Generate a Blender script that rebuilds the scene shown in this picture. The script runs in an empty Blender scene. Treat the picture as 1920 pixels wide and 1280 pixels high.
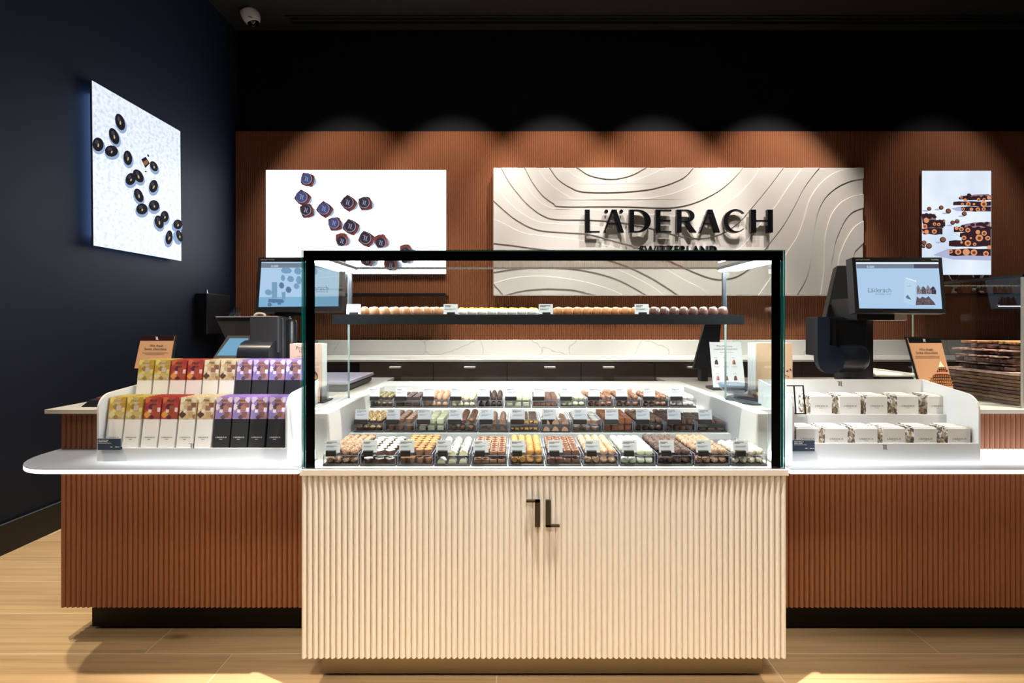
import bpy, bmesh, math, random
from mathutils import Vector, Matrix, geometry
random.seed(7)
S = bpy.context.scene
COL = S.collection
PI = math.pi
# ------------------------------------------------------------------ camera, world, exposure, lights
F, CX, CY, H = 880.0, 965.0, 604.0, 1.125          # focal length in px, vanishing point, eye height
cam = bpy.data.cameras.new('camera'); camo = bpy.data.objects.new('camera', cam); COL.objects.link(camo)
cam.sensor_width = 36.0; cam.lens = F / 1920 * 36
cam.shift_x = (960 - CX) / 1920; cam.shift_y = -(640 - CY) / 1920
camo.location = (0, 0, H); camo.rotation_euler = (PI / 2, 0, 0); cam.clip_start = .05
S.camera = camo
S.view_settings.view_transform = 'Standard'; S.view_settings.look = 'None'
S.view_settings.exposure = 0.0; S.view_settings.gamma = 1.0; S.view_settings.use_curve_mapping = False
W = bpy.data.worlds.new('world'); S.world = W; W.use_nodes = True
W.node_tree.nodes['Background'].inputs[0].default_value = (1.0, .93, .85, 1)
W.node_tree.nodes['Background'].inputs[1].default_value = 0.02

def spot(loc, target, power, angle, color=(1, .80, .58), blend=.6, size=.03):
    l = bpy.data.lights.new('spot_light', 'SPOT'); l.energy = power; l.spot_size = math.radians(angle)
    l.spot_blend = blend; l.color = color; l.shadow_soft_size = size
    o = bpy.data.objects.new('spot_light', l); COL.objects.link(o); o.location = loc
    o.rotation_euler = (Vector(target) - Vector(loc)).to_track_quat('-Z', 'Y').to_euler()
    return o
WARM = (1, .86, .68); NEUT = (1, .94, .86)
for x, p in ((-1.75, 270), (.2, 240), (2.15, 250)):   # track close in front of the counters
    spot((x, 1.07, 3.66), (x, 1.33, 0), p, 64, WARM)
spot((-2.25, 1.45, 3.6), (-2.05, 1.6, 0), 190, 60, WARM)
for x in (-.55, .75):                                # beams aimed at the front of the glass case
    spot((x, -.75, 3.55), (x * .45 + .05, 1.43, .26), 205, 28, (1, .95, .87), .9, .2)
spot((.2, 1.06, 3.66), (.1, 1.43, .35), 800, 46, (1, .95, .88), .8, .02)   # steep beam that rakes the fluted front
spot((-1.6, -.75, 3.55), (-1.2, 1.6, .25), 165, 26, WARM, .9, .45)
spot((1.9, -.75, 3.55), (1.4, 1.6, .25), 125, 26, WARM, .9, .45)
for x, p in ((-1.5, 110), (-.55, 150), (.35, 165), (1.25, 165), (2.25, 190), (3.75, 55)):    # wall washers before the fluted wall
    spot((x, 3.25, 3.66), (x, 4.2, 1.70), p * 1.1, 59, NEUT, .6)
for x in (-.7, .5, 1.7):
    spot((x, 2.9, 3.66), (x, 3.95, .85), 190, 40, (1, .95, .89), .8)
spot((2.25, 1.3, 3.66), (2.05, 1.85, .95), 620, 30, WARM, .8)

# ------------------------------------------------------------------ materials
def lin(v): return v / 12.92 if v <= .04045 else ((v + .055) / 1.055) ** 2.4
def C(*rgb):
    if len(rgb) == 1: rgb = tuple(int(rgb[0][i:i + 2], 16) for i in (0, 2, 4))
    return tuple(lin(v / 255) for v in rgb) + (1,)
MATS = {}
def mat(name, col, rough=.5, metal=0, emit=0, emit_col=None, spec=.5, coat=0, vary=0):
    if name in MATS: return MATS[name]
    m = bpy.data.materials.new(name); m.use_nodes = True; MATS[name] = m
    nt = m.node_tree; b = nt.nodes['Principled BSDF']
    if isinstance(col, str): col = C(col)
    b.inputs['Base Color'].default_value = col
    b.inputs['Roughness'].default_value = rough; b.inputs['Metallic'].default_value = metal
    b.inputs['Specular IOR Level'].default_value = spec; b.inputs['Coat Weight'].default_value = coat
    if emit:
        b.inputs['Emission Color'].default_value = emit_col or col; b.inputs['Emission Strength'].default_value = emit
    if vary:
        n = nt.nodes.new('ShaderNodeTexNoise'); n.inputs['Scale'].default_value = vary; n.inputs['Detail'].default_value = 3
        tc = nt.nodes.new('ShaderNodeTexCoord'); nt.links.new(tc.outputs['Object'], n.inputs['Vector'])
        r = nt.nodes.new('ShaderNodeValToRGB'); nt.links.new(n.outputs['Fac'], r.inputs[0])
        r.color_ramp.elements[0].color = tuple(c * .72 for c in col[:3]) + (1,); r.color_ramp.elements[0].position = .35
        r.color_ramp.elements[1].color = tuple(min(1, c * 1.2) for c in col[:3]) + (1,); r.color_ramp.elements[1].position = .65
        nt.links.new(r.outputs[0], b.inputs['Base Color'])
        bp = nt.nodes.new('ShaderNodeBump'); bp.inputs['Strength'].default_value = .35; bp.inputs['Distance'].default_value = .002
        nt.links.new(n.outputs['Fac'], bp.inputs['Height']); nt.links.new(bp.outputs[0], b.inputs['Normal'])
    return m
def two(name, a, b_, scale, pos=(.45, .55), rough=.5, stretch=(1, 1, 1), detail=2, emit=0, space='Object', rand=False):
    """two-colour noise material"""
    if name in MATS: return MATS[name]
    m = mat(name, a, rough); nt = m.node_tree; b = nt.nodes['Principled BSDF']
    tc = nt.nodes.new('ShaderNodeTexCoord'); mp = nt.nodes.new('ShaderNodeMapping'); mp.inputs['Scale'].default_value = stretch
    nt.links.new(tc.outputs[space], mp.inputs['Vector'])
    n = nt.nodes.new('ShaderNodeTexNoise'); n.inputs['Scale'].default_value = scale; n.inputs['Detail'].default_value = detail
    nt.links.new(mp.outputs[0], n.inputs['Vector'])
    if rand:
        oi = nt.nodes.new('ShaderNodeObjectInfo'); mu = nt.nodes.new('ShaderNodeMath'); mu.operation = 'MULTIPLY'; mu.inputs[1].default_value = 40
        cb = nt.nodes.new('ShaderNodeCombineXYZ'); nt.links.new(oi.outputs['Random'], mu.inputs[0])
        nt.links.new(mu.outputs[0], cb.inputs[2]); nt.links.new(mu.outputs[0], cb.inputs[0]); nt.links.new(cb.outputs[0], mp.inputs['Location'])
    r = nt.nodes.new('ShaderNodeValToRGB'); nt.links.new(n.outputs['Fac'], r.inputs[0])
    r.color_ramp.elements[0].color = C(a) if isinstance(a, str) else a; r.color_ramp.elements[0].position = pos[0]
    r.color_ramp.elements[1].color = C(b_) if isinstance(b_, str) else b_; r.color_ramp.elements[1].position = pos[1]
    nt.links.new(r.outputs[0], b.inputs['Base Color'])
    if emit:
        nt.links.new(r.outputs[0], b.inputs['Emission Color']); b.inputs['Emission Strength'].default_value = emit
        b.inputs['Base Color'].default_value = (0, 0, 0, 1); nt.links.remove(b.inputs['Base Color'].links[0])
    return m
def lit(name, col, s=1.0):
    """a backlit print: gives off its own colour"""
    if name in MATS: return MATS[name]
    m = mat(name, (.01, .01, .01, 1), .8, spec=.08, emit=s, emit_col=C(col) if isinstance(col, str) else col)
    return m
def glass(name, tint, ior=1.45, gl=1.0):
    if name in MATS: return MATS[name]
    m = bpy.data.materials.new(name); m.use_nodes = True; MATS[name] = m
    nt = m.node_tree; nt.nodes.remove(nt.nodes['Principled BSDF']); out = nt.nodes['Material Output']
    t = nt.nodes.new('ShaderNodeBsdfTransparent'); t.inputs[0].default_value = tint
    g = nt.nodes.new('ShaderNodeBsdfGlossy'); g.inputs['Roughness'].default_value = 0.0; g.inputs[0].default_value = (gl, gl, gl, 1)
    fr = nt.nodes.new('ShaderNodeFresnel'); fr.inputs[0].default_value = ior
    mx = nt.nodes.new('ShaderNodeMixShader')
    geo = nt.nodes.new('ShaderNodeNewGeometry'); mth = nt.nodes.new('ShaderNodeMath'); mth.operation = 'SUBTRACT'; mth.inputs[0].default_value = 1
    ml = nt.nodes.new('ShaderNodeMath'); ml.operation = 'MULTIPLY'
    nt.links.new(geo.outputs['Backfacing'], mth.inputs[1]); nt.links.new(fr.outputs[0], ml.inputs[0]); nt.links.new(mth.outputs[0], ml.inputs[1])
    nt.links.new(ml.outputs[0], mx.inputs[0]); nt.links.new(t.outputs[0], mx.inputs[1]); nt.links.new(g.outputs[0], mx.inputs[2])
    nt.links.new(mx.outputs[0], out.inputs[0])
    return m

M_black = mat('black_wall_paint', C(24, 33, 50), .6, spec=.3)
M_blackb = mat('black_back_wall_paint', C(24, 24, 27), .75, spec=.12)
M_ceil = mat('black_ceiling_paint', C(36, 34, 33), .7, spec=.3)
M_base = mat('black_baseboard', C(12, 12, 13), .4)
M_brown = mat('terracotta_brown_lacquer', C(143, 90, 61), .42, spec=.4)
M_cream = mat('warm_white_lacquer', C(224, 217, 207), .45, spec=.4)
M_white = mat('white_lacquer', C(232, 232, 230), .4)
M_acr = mat('white_acrylic', C(230, 233, 236), .25)
M_sign = mat('sign_white_plaster', C(214, 208, 202), .55)
M_plinth = mat('black_plinth', C(8, 8, 8), .5, spec=.2)
M_bronze = mat('bronze_plinth', C(116, 104, 82), .4, metal=.25)
M_letter = mat('black_letter_lacquer', C(12, 12, 15), .3)
M_dkbr = mat('dark_bronze_logo', C(44, 32, 18), .4)
M_steel = mat('brushed_steel', C(150, 152, 155), .28, metal=1)
M_dsteel = mat('dark_steel', C(88, 92, 98), .28, metal=.85)
M_plast = mat('black_plastic', C(24, 25, 28), .38)
M_plast2 = mat('dark_grey_plastic', C(52, 53, 56), .45)
M_gloss = mat('glossy_black_cabinet', C(118, 110, 108), .1)
M_pane = glass('clear_glass', (.955, .975, .968, 1))
M_acrylic = glass('clear_acrylic', (.97, .97, .985, 1), 1.4)
M_gedge = mat('teal_glass_edge', C(10, 92, 92), .12)
M_gedge2 = mat('grey_glass_edge', C(120, 140, 138), .12)
M_gedge3 = mat('dark_green_glass_edge', C(24, 52, 48), .12)
M_aedge = mat('acrylic_edge', C(176, 178, 200), .15)
M_enamel = mat('black_enamel_border', C(6, 6, 7), .06)
M_ledbar = mat('led_diffuser', C(250, 250, 255), .5, emit=170, emit_col=(.93, .97, 1, 1))
M_addedglow = mat('added_glow_strip', C(250, 250, 255), .5, emit=64, emit_col=(.93, .97, 1, 1))  # only for the glow added under the case shelf
M_ink = mat('black_ink', C(28, 28, 32), .6)
M_inkw = mat('white_ink', C(238, 238, 240), .6)
M_inkg = mat('grey_ink', C(120, 125, 135), .6)
M_marble = two('white_marble', C(226, 224, 218), C(205, 202, 196), 2.2, (.47, .62), .25, (1, 1, 2.5), 6)
M_top = two('pale_stone_top', C(206, 202, 196), C(190, 186, 180), 3, (.45, .6), .35, (1, 1, 1), 5)
def marble():
    m = mat('veined_marble', C(228, 226, 221), .25); nt = m.node_tree; b = nt.nodes['Principled BSDF']
    tc = nt.nodes.new('ShaderNodeTexCoord'); n = nt.nodes.new('ShaderNodeTexNoise'); n.inputs['Scale'].default_value = 3; n.inputs['Detail'].default_value = 6
    nt.links.new(tc.outputs['Object'], n.inputs[0]); ad = nt.nodes.new('ShaderNodeMixRGB'); ad.blend_type = 'ADD'; ad.inputs[0].default_value = .35
    nt.links.new(tc.outputs['Object'], ad.inputs[1]); nt.links.new(n.outputs[1], ad.inputs[2])
    v = nt.nodes.new('ShaderNodeTexVoronoi'); v.feature = 'DISTANCE_TO_EDGE'; v.inputs['Scale'].default_value = 1.7; nt.links.new(ad.outputs[0], v.inputs['Vector'])
    r = nt.nodes.new('ShaderNodeValToRGB'); nt.links.new(v.outputs['Distance'], r.inputs[0])
    r.color_ramp.elements[0].position = .001; r.color_ramp.elements[0].color = C(196, 192, 186); r.color_ramp.elements[1].position = .011; r.color_ramp.elements[1].color = C(228, 226, 221)
    nt.links.new(r.outputs[0], b.inputs['Base Color']); return m
M_vein = marble()
M_paper = mat('white_card', C(226, 232, 240), .6)
M_kraft = mat('kraft_card', C(196, 150, 114), .55)
M_pinkc = mat('rose_card', C(222, 186, 164), .55)
M_traybase = mat('dark_tray_base', C(52, 50, 47), .4)
M_cardholder = mat('dark_card_block', C(44, 42, 42), .4)
def wood():
    m = two('oak_plank', C(204, 170, 124), C(222, 190, 144), 6, (.3, .7), .42, (.3, 2.2, 1), 5, rand=True)
    nt = m.node_tree; b = nt.nodes['Principled BSDF']
    tc = nt.nodes.new('ShaderNodeTexCoord'); oi = nt.nodes.new('ShaderNodeObjectInfo')
    mp = nt.nodes.new('ShaderNodeMapping'); mp.inputs['Scale'].default_value = (.22, 9, 1); nt.links.new(tc.outputs['Object'], mp.inputs[0])
    cb = nt.nodes.new('ShaderNodeVectorMath'); cb.operation = 'SCALE'; cb.inputs[0].default_value = (31, 17, 9); nt.links.new(oi.outputs['Random'], cb.inputs['Scale'])
    nt.links.new(cb.outputs[0], mp.inputs['Location'])
    n = nt.nodes.new('ShaderNodeTexNoise'); n.inputs['Scale'].default_value = 6; n.inputs['Detail'].default_value = 8; n.inputs['Distortion'].default_value = .6
    nt.links.new(mp.outputs[0], n.inputs[0])
    r = nt.nodes.new('ShaderNodeValToRGB'); nt.links.new(n.outputs[0], r.inputs[0])
    r.color_ramp.elements[0].position = .30; r.color_ramp.elements[0].color = (.70, .66, .60, 1)
    r.color_ramp.elements[1].position = .55; r.color_ramp.elements[1].color = (1, 1, 1, 1)
    mx = nt.nodes.new('ShaderNodeMixRGB'); mx.blend_type = 'MULTIPLY'; mx.inputs[0].default_value = .8
    old = b.inputs['Base Color'].links[0].from_socket
    nt.links.new(old, mx.inputs[1]); nt.links.new(r.outputs[0], mx.inputs[2])
    # sparse knots
    v = nt.nodes.new('ShaderNodeTexVoronoi'); v.inputs['Scale'].default_value = 1.0
    mp2 = nt.nodes.new('ShaderNodeMapping'); mp2.inputs['Scale'].default_value = (2.2, 6, 1); nt.links.new(tc.outputs['Object'], mp2.inputs[0]); nt.links.new(cb.outputs[0], mp2.inputs['Location'])
    nt.links.new(mp2.outputs[0], v.inputs['Vector'])
    rk = nt.nodes.new('ShaderNodeValToRGB'); nt.links.new(v.outputs['Distance'], rk.inputs[0])
    rk.color_ramp.elements[0].position = .03; rk.color_ramp.elements[0].color = (.35, .26, .18, 1)
    rk.color_ramp.elements[1].position = .13; rk.color_ramp.elements[1].color = (1, 1, 1, 1)
    mx2 = nt.nodes.new('ShaderNodeMixRGB'); mx2.blend_type = 'MULTIPLY'; mx2.inputs[0].default_value = .7
    nt.links.new(mx.outputs[0], mx2.inputs[1]); nt.links.new(rk.outputs[0], mx2.inputs[2]); nt.links.new(mx2.outputs[0], b.inputs['Base Color'])
    return m
M_wood = wood()
M_grout = mat('pale_grout', C(226, 205, 170), .8)

# ------------------------------------------------------------------ building helpers
def P(px, py, Y): return Vector(((px - CX) * Y / F, Y, H - (py - CY) * Y / F))
def XP(px, Y): return (px - CX) * Y / F
def ZP(py, Y): return H - (py - CY) * Y / F
def ray(px, py, p0, n):
    d = Vector(((px - CX) / F, 1, -(py - CY) / F)); o = Vector((0, 0, H)); n = Vector(n)
    return o + d * ((Vector(p0) - o).dot(n) / d.dot(n))

class MB:
    """collects geometry for ONE mesh"""
    def __init__(s): s.v = []; s.f = []; s.m = []; s.mats = []
    def mi(s, m):
        if m not in s.mats: s.mats.append(m)
        return s.mats.index(m)
    def add(s, vs, fs, m=None):
        o = len(s.v); s.v += [tuple(v) for v in vs]; k = s.mi(m) if m else 0
        for f in fs: s.f.append(tuple(i + o for i in f)); s.m.append(k)
        return s
    def bm(s, bm, m=None, M=None):
        bm.verts.index_update()
        vs = [(M @ v.co if M else v.co) for v in bm.verts]; fs = [[v.index for v in f.verts] for f in bm.faces]
        s.add(vs, fs, m); bm.free(); return s
    def box(s, x0, x1, y0, y1, z0, z1, m=None, bev=0, M=None, seg=1):
        if bev:
            b = bmesh.new(); bmesh.ops.create_cube(b, size=1)
            for v in b.verts: v.co = Vector(((x0 + x1) / 2 + v.co.x * (x1 - x0), (y0 + y1) / 2 + v.co.y * (y1 - y0), (z0 + z1) / 2 + v.co.z * (z1 - z0)))
            bmesh.ops.bevel(b, geom=b.edges[:], offset=bev, segments=seg, affect='EDGES', profile=.5)
            return s.bm(b, m, M)
        vs = [Vector((x, y, z)) for x in (x0, x1) for y in (y0, y1) for z in (z0, z1)]
        if M: vs = [M @ v for v in vs]
        return s.add(vs, [(0, 1, 3, 2), (4, 6, 7, 5), (0, 4, 5, 1), (2, 3, 7, 6), (0, 2, 6, 4), (1, 5, 7, 3)], m)
    def prism(s, bot, top, m=None, caps=True):
        """loft between two loops of equal length; caps tessellated"""
        n = len(bot); vs = list(bot) + list(top)
        fs = [(i, (i + 1) % n, n + (i + 1) % n, n + i) for i in range(n)]
        if caps:
            t = geometry.tessellate_polygon([[Vector(p) for p in bot]])
            for a in t: fs.append(tuple(a)); fs.append(tuple(n + i for i in reversed(a)))
        return s.add(vs, fs, m)
    def ext(s, pts, axis, a, b, m=None):
        """extrude a 2D outline along an axis: axis 'x' -> pts are (y,z); 'y' -> (x,z); 'z' -> (x,y)"""
        f = {'x': lambda p, t: (t, p[0], p[1]), 'y': lambda p, t: (p[0], t, p[1]), 'z': lambda p, t: (p[0], p[1], t)}[axis]
        return s.prism([f(p, a) for p in pts], [f(p, b) for p in pts], m)
    def lathe(s, prof, n=16, m=None, M=None, ms=None):
        vs = []; fs = []
        for r, z in prof:
            for k in range(n):
                v = Vector((r * math.cos(2 * PI * k / n), r * math.sin(2 * PI * k / n), z)); vs.append(M @ v if M else v)
        for i in range(len(prof) - 1):
            for k in range(n):
                s_ = (i * n + k, i * n + (k + 1) % n, (i + 1) * n + (k + 1) % n, (i + 1) * n + k); fs.append(s_)
        if prof[0][0] > 1e-6: fs.append(tuple(reversed(range(n))))
        if prof[-1][0] > 1e-6: fs.append(tuple((len(prof) - 1) * n + k for k in range(n)))
        if ms is None: return s.add(vs, fs, m)
        o = len(s.v); s.add(vs, fs, ms[0])
        for j in range(len(fs)):
            i = j // n if j < (len(prof) - 1) * n else (len(prof) - 2)
            if prof[0][0] > 1e-6 and j == (len(prof) - 1) * n: i = 0
            s.m[len(s.m) - len(fs) + j] = s.mi(ms[min(i, len(ms) - 1)])
        return s
    def tube(s, pts, r, n=6, m=None):
        pts = [Vector(p) for p in pts]; vs = []; fs = []
        for i, p in enumerate(pts):
            t = (pts[min(i + 1, len(pts) - 1)] - pts[max(i - 1, 0)]).normalized()
            a = t.cross(Vector((0, 0, 1))); a = a.normalized() if a.length > 1e-3 else Vector((1, 0, 0)); b = t.cross(a)
            for k in range(n): vs.append(p + (a * math.cos(2 * PI * k / n) + b * math.sin(2 * PI * k / n)) * r)
        for i in range(len(pts) - 1):
            for k in range(n): fs.append((i * n + k, i * n + (k + 1) % n, (i + 1) * n + (k + 1) % n, (i + 1) * n + k))
        fs.append(tuple(range(n))); fs.append(tuple((len(pts) - 1) * n + k for k in range(n)))
        return s.add(vs, fs, m)
    def quad(s, a, b, c, d, th, m=None):
        """flat panel from 4 corners, thickness th away from the viewer"""
        a, b, c, d = map(Vector, (a, b, c, d)); n = (b - a).cross(d - a).normalized()
        if n.y < 0: n = -n
        return s.prism([a, b, c, d], [p + n * th for p in (a, b, c, d)], m)
    def mesh(s, name, m=None, smooth=False):
        me = bpy.data.meshes.new(name); me.from_pydata(s.v, [], s.f)
        for mm in (s.mats if s.mats else [m]): me.materials.append(mm)
        if s.mats: me.polygons.foreach_set('material_index', s.m)
        b = bmesh.new(); b.from_mesh(me); bmesh.ops.recalc_face_normals(b, faces=b.faces[:]); b.to_mesh(me); b.free()
        if smooth:
            me.polygons.foreach_set('use_smooth', [True] * len(me.polygons))
            if smooth != 'all': me.set_sharp_from_angle(angle=math.radians(smooth if not isinstance(smooth, bool) else 40))
        me.update(); return me
    def obj(s, name, m=None, parent=None, smooth=False, world=True):
        if parent is not None and world:
            w = wloc(parent); s.v = [(x - w.x, y - w.y, z - w.z) for x, y, z in s.v]
        return link(name, s.mesh(name, m, smooth), parent)

def wloc(o):
    w = Vector((0, 0, 0))
    while o is not None: w += o.location; o = o.parent
    return w
def link(name, me, parent=None, loc=None):
    o = bpy.data.objects.new(name, me); COL.objects.link(o)
    if parent is not None: o.parent = parent
    if loc is not None: o.location = loc
    return o
def tag(o, label=None, cat=None, group=None, kind=None):
    if label: o['label'] = label
    if cat: o['category'] = cat
    if group: o['group'] = group
    if kind: o['kind'] = kind
    return o
def thing(name, label, cat, loc=(0, 0, 0), group=None):
    o = bpy.data.objects.new(name, None); COL.objects.link(o); o.location = loc; o.empty_display_size = .05
    return tag(o, label, cat, group)
def struct(o): o['kind'] = 'structure'; return o
def copy(o, parent=None, loc=None):
    c = o.copy(); COL.objects.link(c)
    if parent is not None: c.parent = parent
    if loc is not None: c.location = loc
    for ch in o.children: copy(ch, c)
    return c

# text outlines from Blender's own built-in face, as 2D triangles
TXT = {}
def text_tris(body):
    if body in TXT: return TXT[body]
    cu = bpy.data.curves.new('t', 'FONT'); cu.body = body; cu.resolution_u = 3; cu.align_x = 'LEFT'
    o = bpy.data.objects.new('t', cu); COL.objects.link(o)
    dg = bpy.context.evaluated_depsgraph_get(); dg.update()
    me = bpy.data.meshes.new_from_object(o.evaluated_get(dg))
    vs = [(v.co.x, v.co.y) for v in me.vertices]; fs = [tuple(p.vertices) for p in me.polygons]
    bpy.data.objects.remove(o); bpy.data.meshes.remove(me); bpy.data.curves.remove(cu)
    x0 = min(v[0] for v in vs); x1 = max(v[0] for v in vs)
    TXT[body] = ([((x - x0) / (x1 - x0), y / (x1 - x0)) for x, y in vs], fs)
    return TXT[body]

class Print:
    """flat ink on a plane; polygons are given in photo pixels and dropped on the real plane"""
    def __init__(s, p0, n, eps=.0005, first=1):
        s.p0 = Vector(p0); s.n = Vector(n).normalized(); s.mb = MB(); s.eps = eps; s.k = first
        if s.n.dot(Vector((0, 0, H)) - s.p0) < 0: s.n = -s.n
    def pt(s, x, y): return ray(x, y, s.p0, s.n) + s.n * s.eps * s.k
    def poly(s, pts, m):
        vs = [s.pt(*p) for p in pts]; t = geometry.tessellate_polygon([[Vector((p[0], p[1], 0)) for p in pts]])
        s.mb.add(vs, t, m); return s
    def up(s): s.k += 1; return s
    def ell(s, cx, cy, rx, ry, rot=0, m=None, n=14):
        c, q = math.cos(math.radians(rot)), math.sin(math.radians(rot))
        return s.poly([(cx + rx * math.cos(a) * c - ry * math.sin(a) * q, cy + rx * math.cos(a) * q + ry * math.sin(a) * c) for a in [2 * PI * i / n for i in range(n)]], m)
    def rect(s, x0, x1, y0, y1, m): return s.poly([(x0, y0), (x1, y0), (x1, y1), (x0, y1)], m)
    def text(s, body, x, y, w, m, sx=1.0, skew=0):
        vs, fs = text_tris(body)
        s.mb.add([s.pt(x + u * w + skew * v * w, y - v * w * sx) for u, v in vs], fs, m); return s
    def lines(s, x0, x1, y, h, m, seed=0):
        r = random.Random(seed); x = x0
        while x < x1:
            w = r.uniform(2, 6) * h; s.rect(x, min(x + w, x1), y, y + h, m); x += w + h * .8
        return s
    def obj(s, name, parent): return s.mb.obj(name, None, parent)

def rrect(x0, x1, y0, y1, r, n=5, corners=(1, 1, 1, 1)):
    out = []
    for (cx, cy, a0, on, kx, ky) in ((x1 - r, y0 + r, -90, corners[0], x1, y0), (x1 - r, y1 - r, 0, corners[1], x1, y1), (x0 + r, y1 - r, 90, corners[2], x0, y1), (x0 + r, y0 + r, 180, corners[3], x0, y0)):
        if not on: out.append((kx, ky)); continue
        for i in range(n + 1):
            a = math.radians(a0 + 90 * i / n); out.append((cx + r * math.cos(a), cy + r * math.sin(a)))
    return out
def spline(pts, n=8):
    """Catmull-Rom through points"""
    P_ = [pts[0]] + list(pts) + [pts[-1]]; out = []
    for i in range(1, len(P_) - 2):
        p0, p1, p2, p3 = P_[i - 1:i + 3]
        for k in range(n):
            t = k / n
            out.append(tuple(.5 * (2 * b + (c - a) * t + (2 * a - 5 * b + 4 * c - d) * t * t + (3 * b - a - 3 * c + d) * t ** 3) for a, b, c, d in zip(p0, p1, p2, p3)))
    out.append(tuple(pts[-1])); return out

# the shop's wordmark, drawn letter by letter (height 43 units)
def arc(cx, cy, rx, ry, a0, a1, n=14): return [(cx + rx * math.cos(math.radians(a0 + (a1 - a0) * i / n)), cy + ry * math.sin(math.radians(a0 + (a1 - a0) * i / n))) for i in range(n + 1)]
def R4(x0, x1, y0, y1): return [(x0, y0), (x1, y0), (x1, y1), (x0, y1)]
A_ = [[(15.6, 43), (24.4, 43), (38.6, 0), (29.2, 0)], [(0, 0), (3.1, 0), (19.2, 40), (15.6, 43)], [(6, 15.2), (26, 15.2), (25.2, 17.8), (6.9, 17.8)]]
LET = [
 (0, [R4(0, 9, 0, 43), R4(9, 27.7, 0, 2.8)]),
 (34.7, A_ + [arc(5.4, 39.6, 3.5, 3.5, 0, 360, 12)[:-1], arc(33.6, 39.6, 3.5, 3.5, 0, 360, 12)[:-1]]),
 (83.1, [R4(0, 9, 0, 43), arc(15, 21.5, 25.6, 21.5, 90, -90) + [(9, 0), (9, 2.7)] + arc(14, 21.5, 17.2, 18.8, -90, 90) + [(9, 40.3), (9, 43)]]),
 (132.7, [R4(0, 9, 0, 43), R4(9, 29.4, 0, 2.7), R4(9, 29.4, 40.3, 43), R4(9, 27.4, 20.6, 23.2)]),
 (172.1, [R4(0, 9, 0, 43), arc(18, 31, 15.5, 12, 90, -90) + [(9, 19), (9, 21.5)] + arc(16, 31, 9, 9.5, -90, 90) + [(9, 40.5), (9, 43)], [(13.5, 20.5), (22, 20.5), (37.6, 0), (27.2, 0)]]),
 (214.8, A_),
 (259.5, [arc(22.5, 21.6, 22.3, 22.2, 40, 320, 24) + arc(26, 21.6, 17.5, 19.2, 312, 48, 24)]),
 (311, [R4(0, 10, 0, 43), R4(31.4, 41.4, 0, 43), R4(10, 31.4, 20.6, 23.2)]),
]
WORD_W = 352.4
def wordmark_px(pr, x, y, w, m):
    """wordmark as flat ink, baseline at y"""
    k = w / WORD_W
    for ox, polys in LET:
        for p in polys: pr.poly([(x + (ox + a) * k, y - b * k) for a, b in p], m)
def monogram_polys(x, y, h, wt=1.0):
    """the two mirrored bars of the house mark; x,y = centre, h = height (y up)"""
    k = h / 47.0; q = []
    for a in (R4(-13.5 * wt + 0, -4.4, -23.5, 23.5), R4(-29, -4.4, 20, 23.5), R4(5.4, 14.4 * wt, -23.5, 23.5), R4(5.4, 30, -23.5, -20.2)):
        q.append([(x + u * k, y + v * k) for u, v in a])
    return q

# ================================================================== SETTING
XL, YB, ZC = -2.49, 4.2, 3.74
XR, YF = 5.2, -4.0
struct(MB().box(XL - .1, XL, YF, YB + .1, 0, ZC).obj('wall_left', M_black))
struct(MB().box(XL - .1, XR + .1, YB, YB + .1, 0, ZC).obj('wall_back', M_blackb))
struct(MB().box(XR, XR + .1, YF, YB + .1, 0, ZC).obj('wall_right', M_black))
struct(MB().box(XL - .1, XR + .1, YF - .1, YF, 0, ZC).obj('wall_front', M_black))
struct(MB().box(XL - .1, XR + .1, YF - .1, YB + .1, ZC, ZC + .1).obj('ceiling', M_ceil))
struct(MB().box(XL, XL + .018, YF, YB, 0, .15, bev=.004).obj('baseboard_left', M_base))
fl = struct(MB().box(XL - .1, XR + .1, YF - .1, YB + .1, -.1, -.0006).obj('floor', M_grout))
PW, PL = .222, .902
plank_me = MB().box(-PL / 2 + .0015, PL / 2 - .0015, -PW / 2 + .0015, PW / 2 - .0015, -.01, 0, bev=.0012).mesh('plank', M_wood)
row = 0
for r in range(-22, 12):
    y0 = 1.594 + PW * r; y1 = y0 + PW
    if y1 > YB or y0 < YF: continue
    off = -1.259 - .3 * r
    k0 = math.floor((XL - off) / PL)
    for k in range(k0, 9):
        x0 = off + k * PL; x1 = x0 + PL
        if x0 > XR or x1 < XL + .05: continue
        if r < -4 or y0 > 2.9:                       # out of sight: only the nearest rows are laid one by one
            if y0 < -1.0: continue
        xa, xb = max(x0, XL + .02), min(x1, XR)
        if xb - xa < .06: continue
        if xa > x0 + 1e-4 or xb < x1 - 1e-4:
            w = xb - xa
            o = MB().box(-w / 2 + .0015, w / 2 - .0015, -PW / 2 + .0015, PW / 2 - .0015, -.01, 0, bev=.0012).obj('plank', M_wood, fl, world=False)
            o.location = ((xa + xb) / 2, (y0 + y1) / 2, 0)
        else: link('plank', plank_me, fl, ((x0 + x1) / 2, (y0 + y1) / 2, 0))
# rear half of the shop floor, behind the lens: laid planks only near the counters, one sheet further back
b = MB().box(XL, XR, YF, -1.0, -.0005, -.0001); o = b.obj('floor_sheet', M_wood, fl); o['kind'] = 'stuff'

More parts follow.
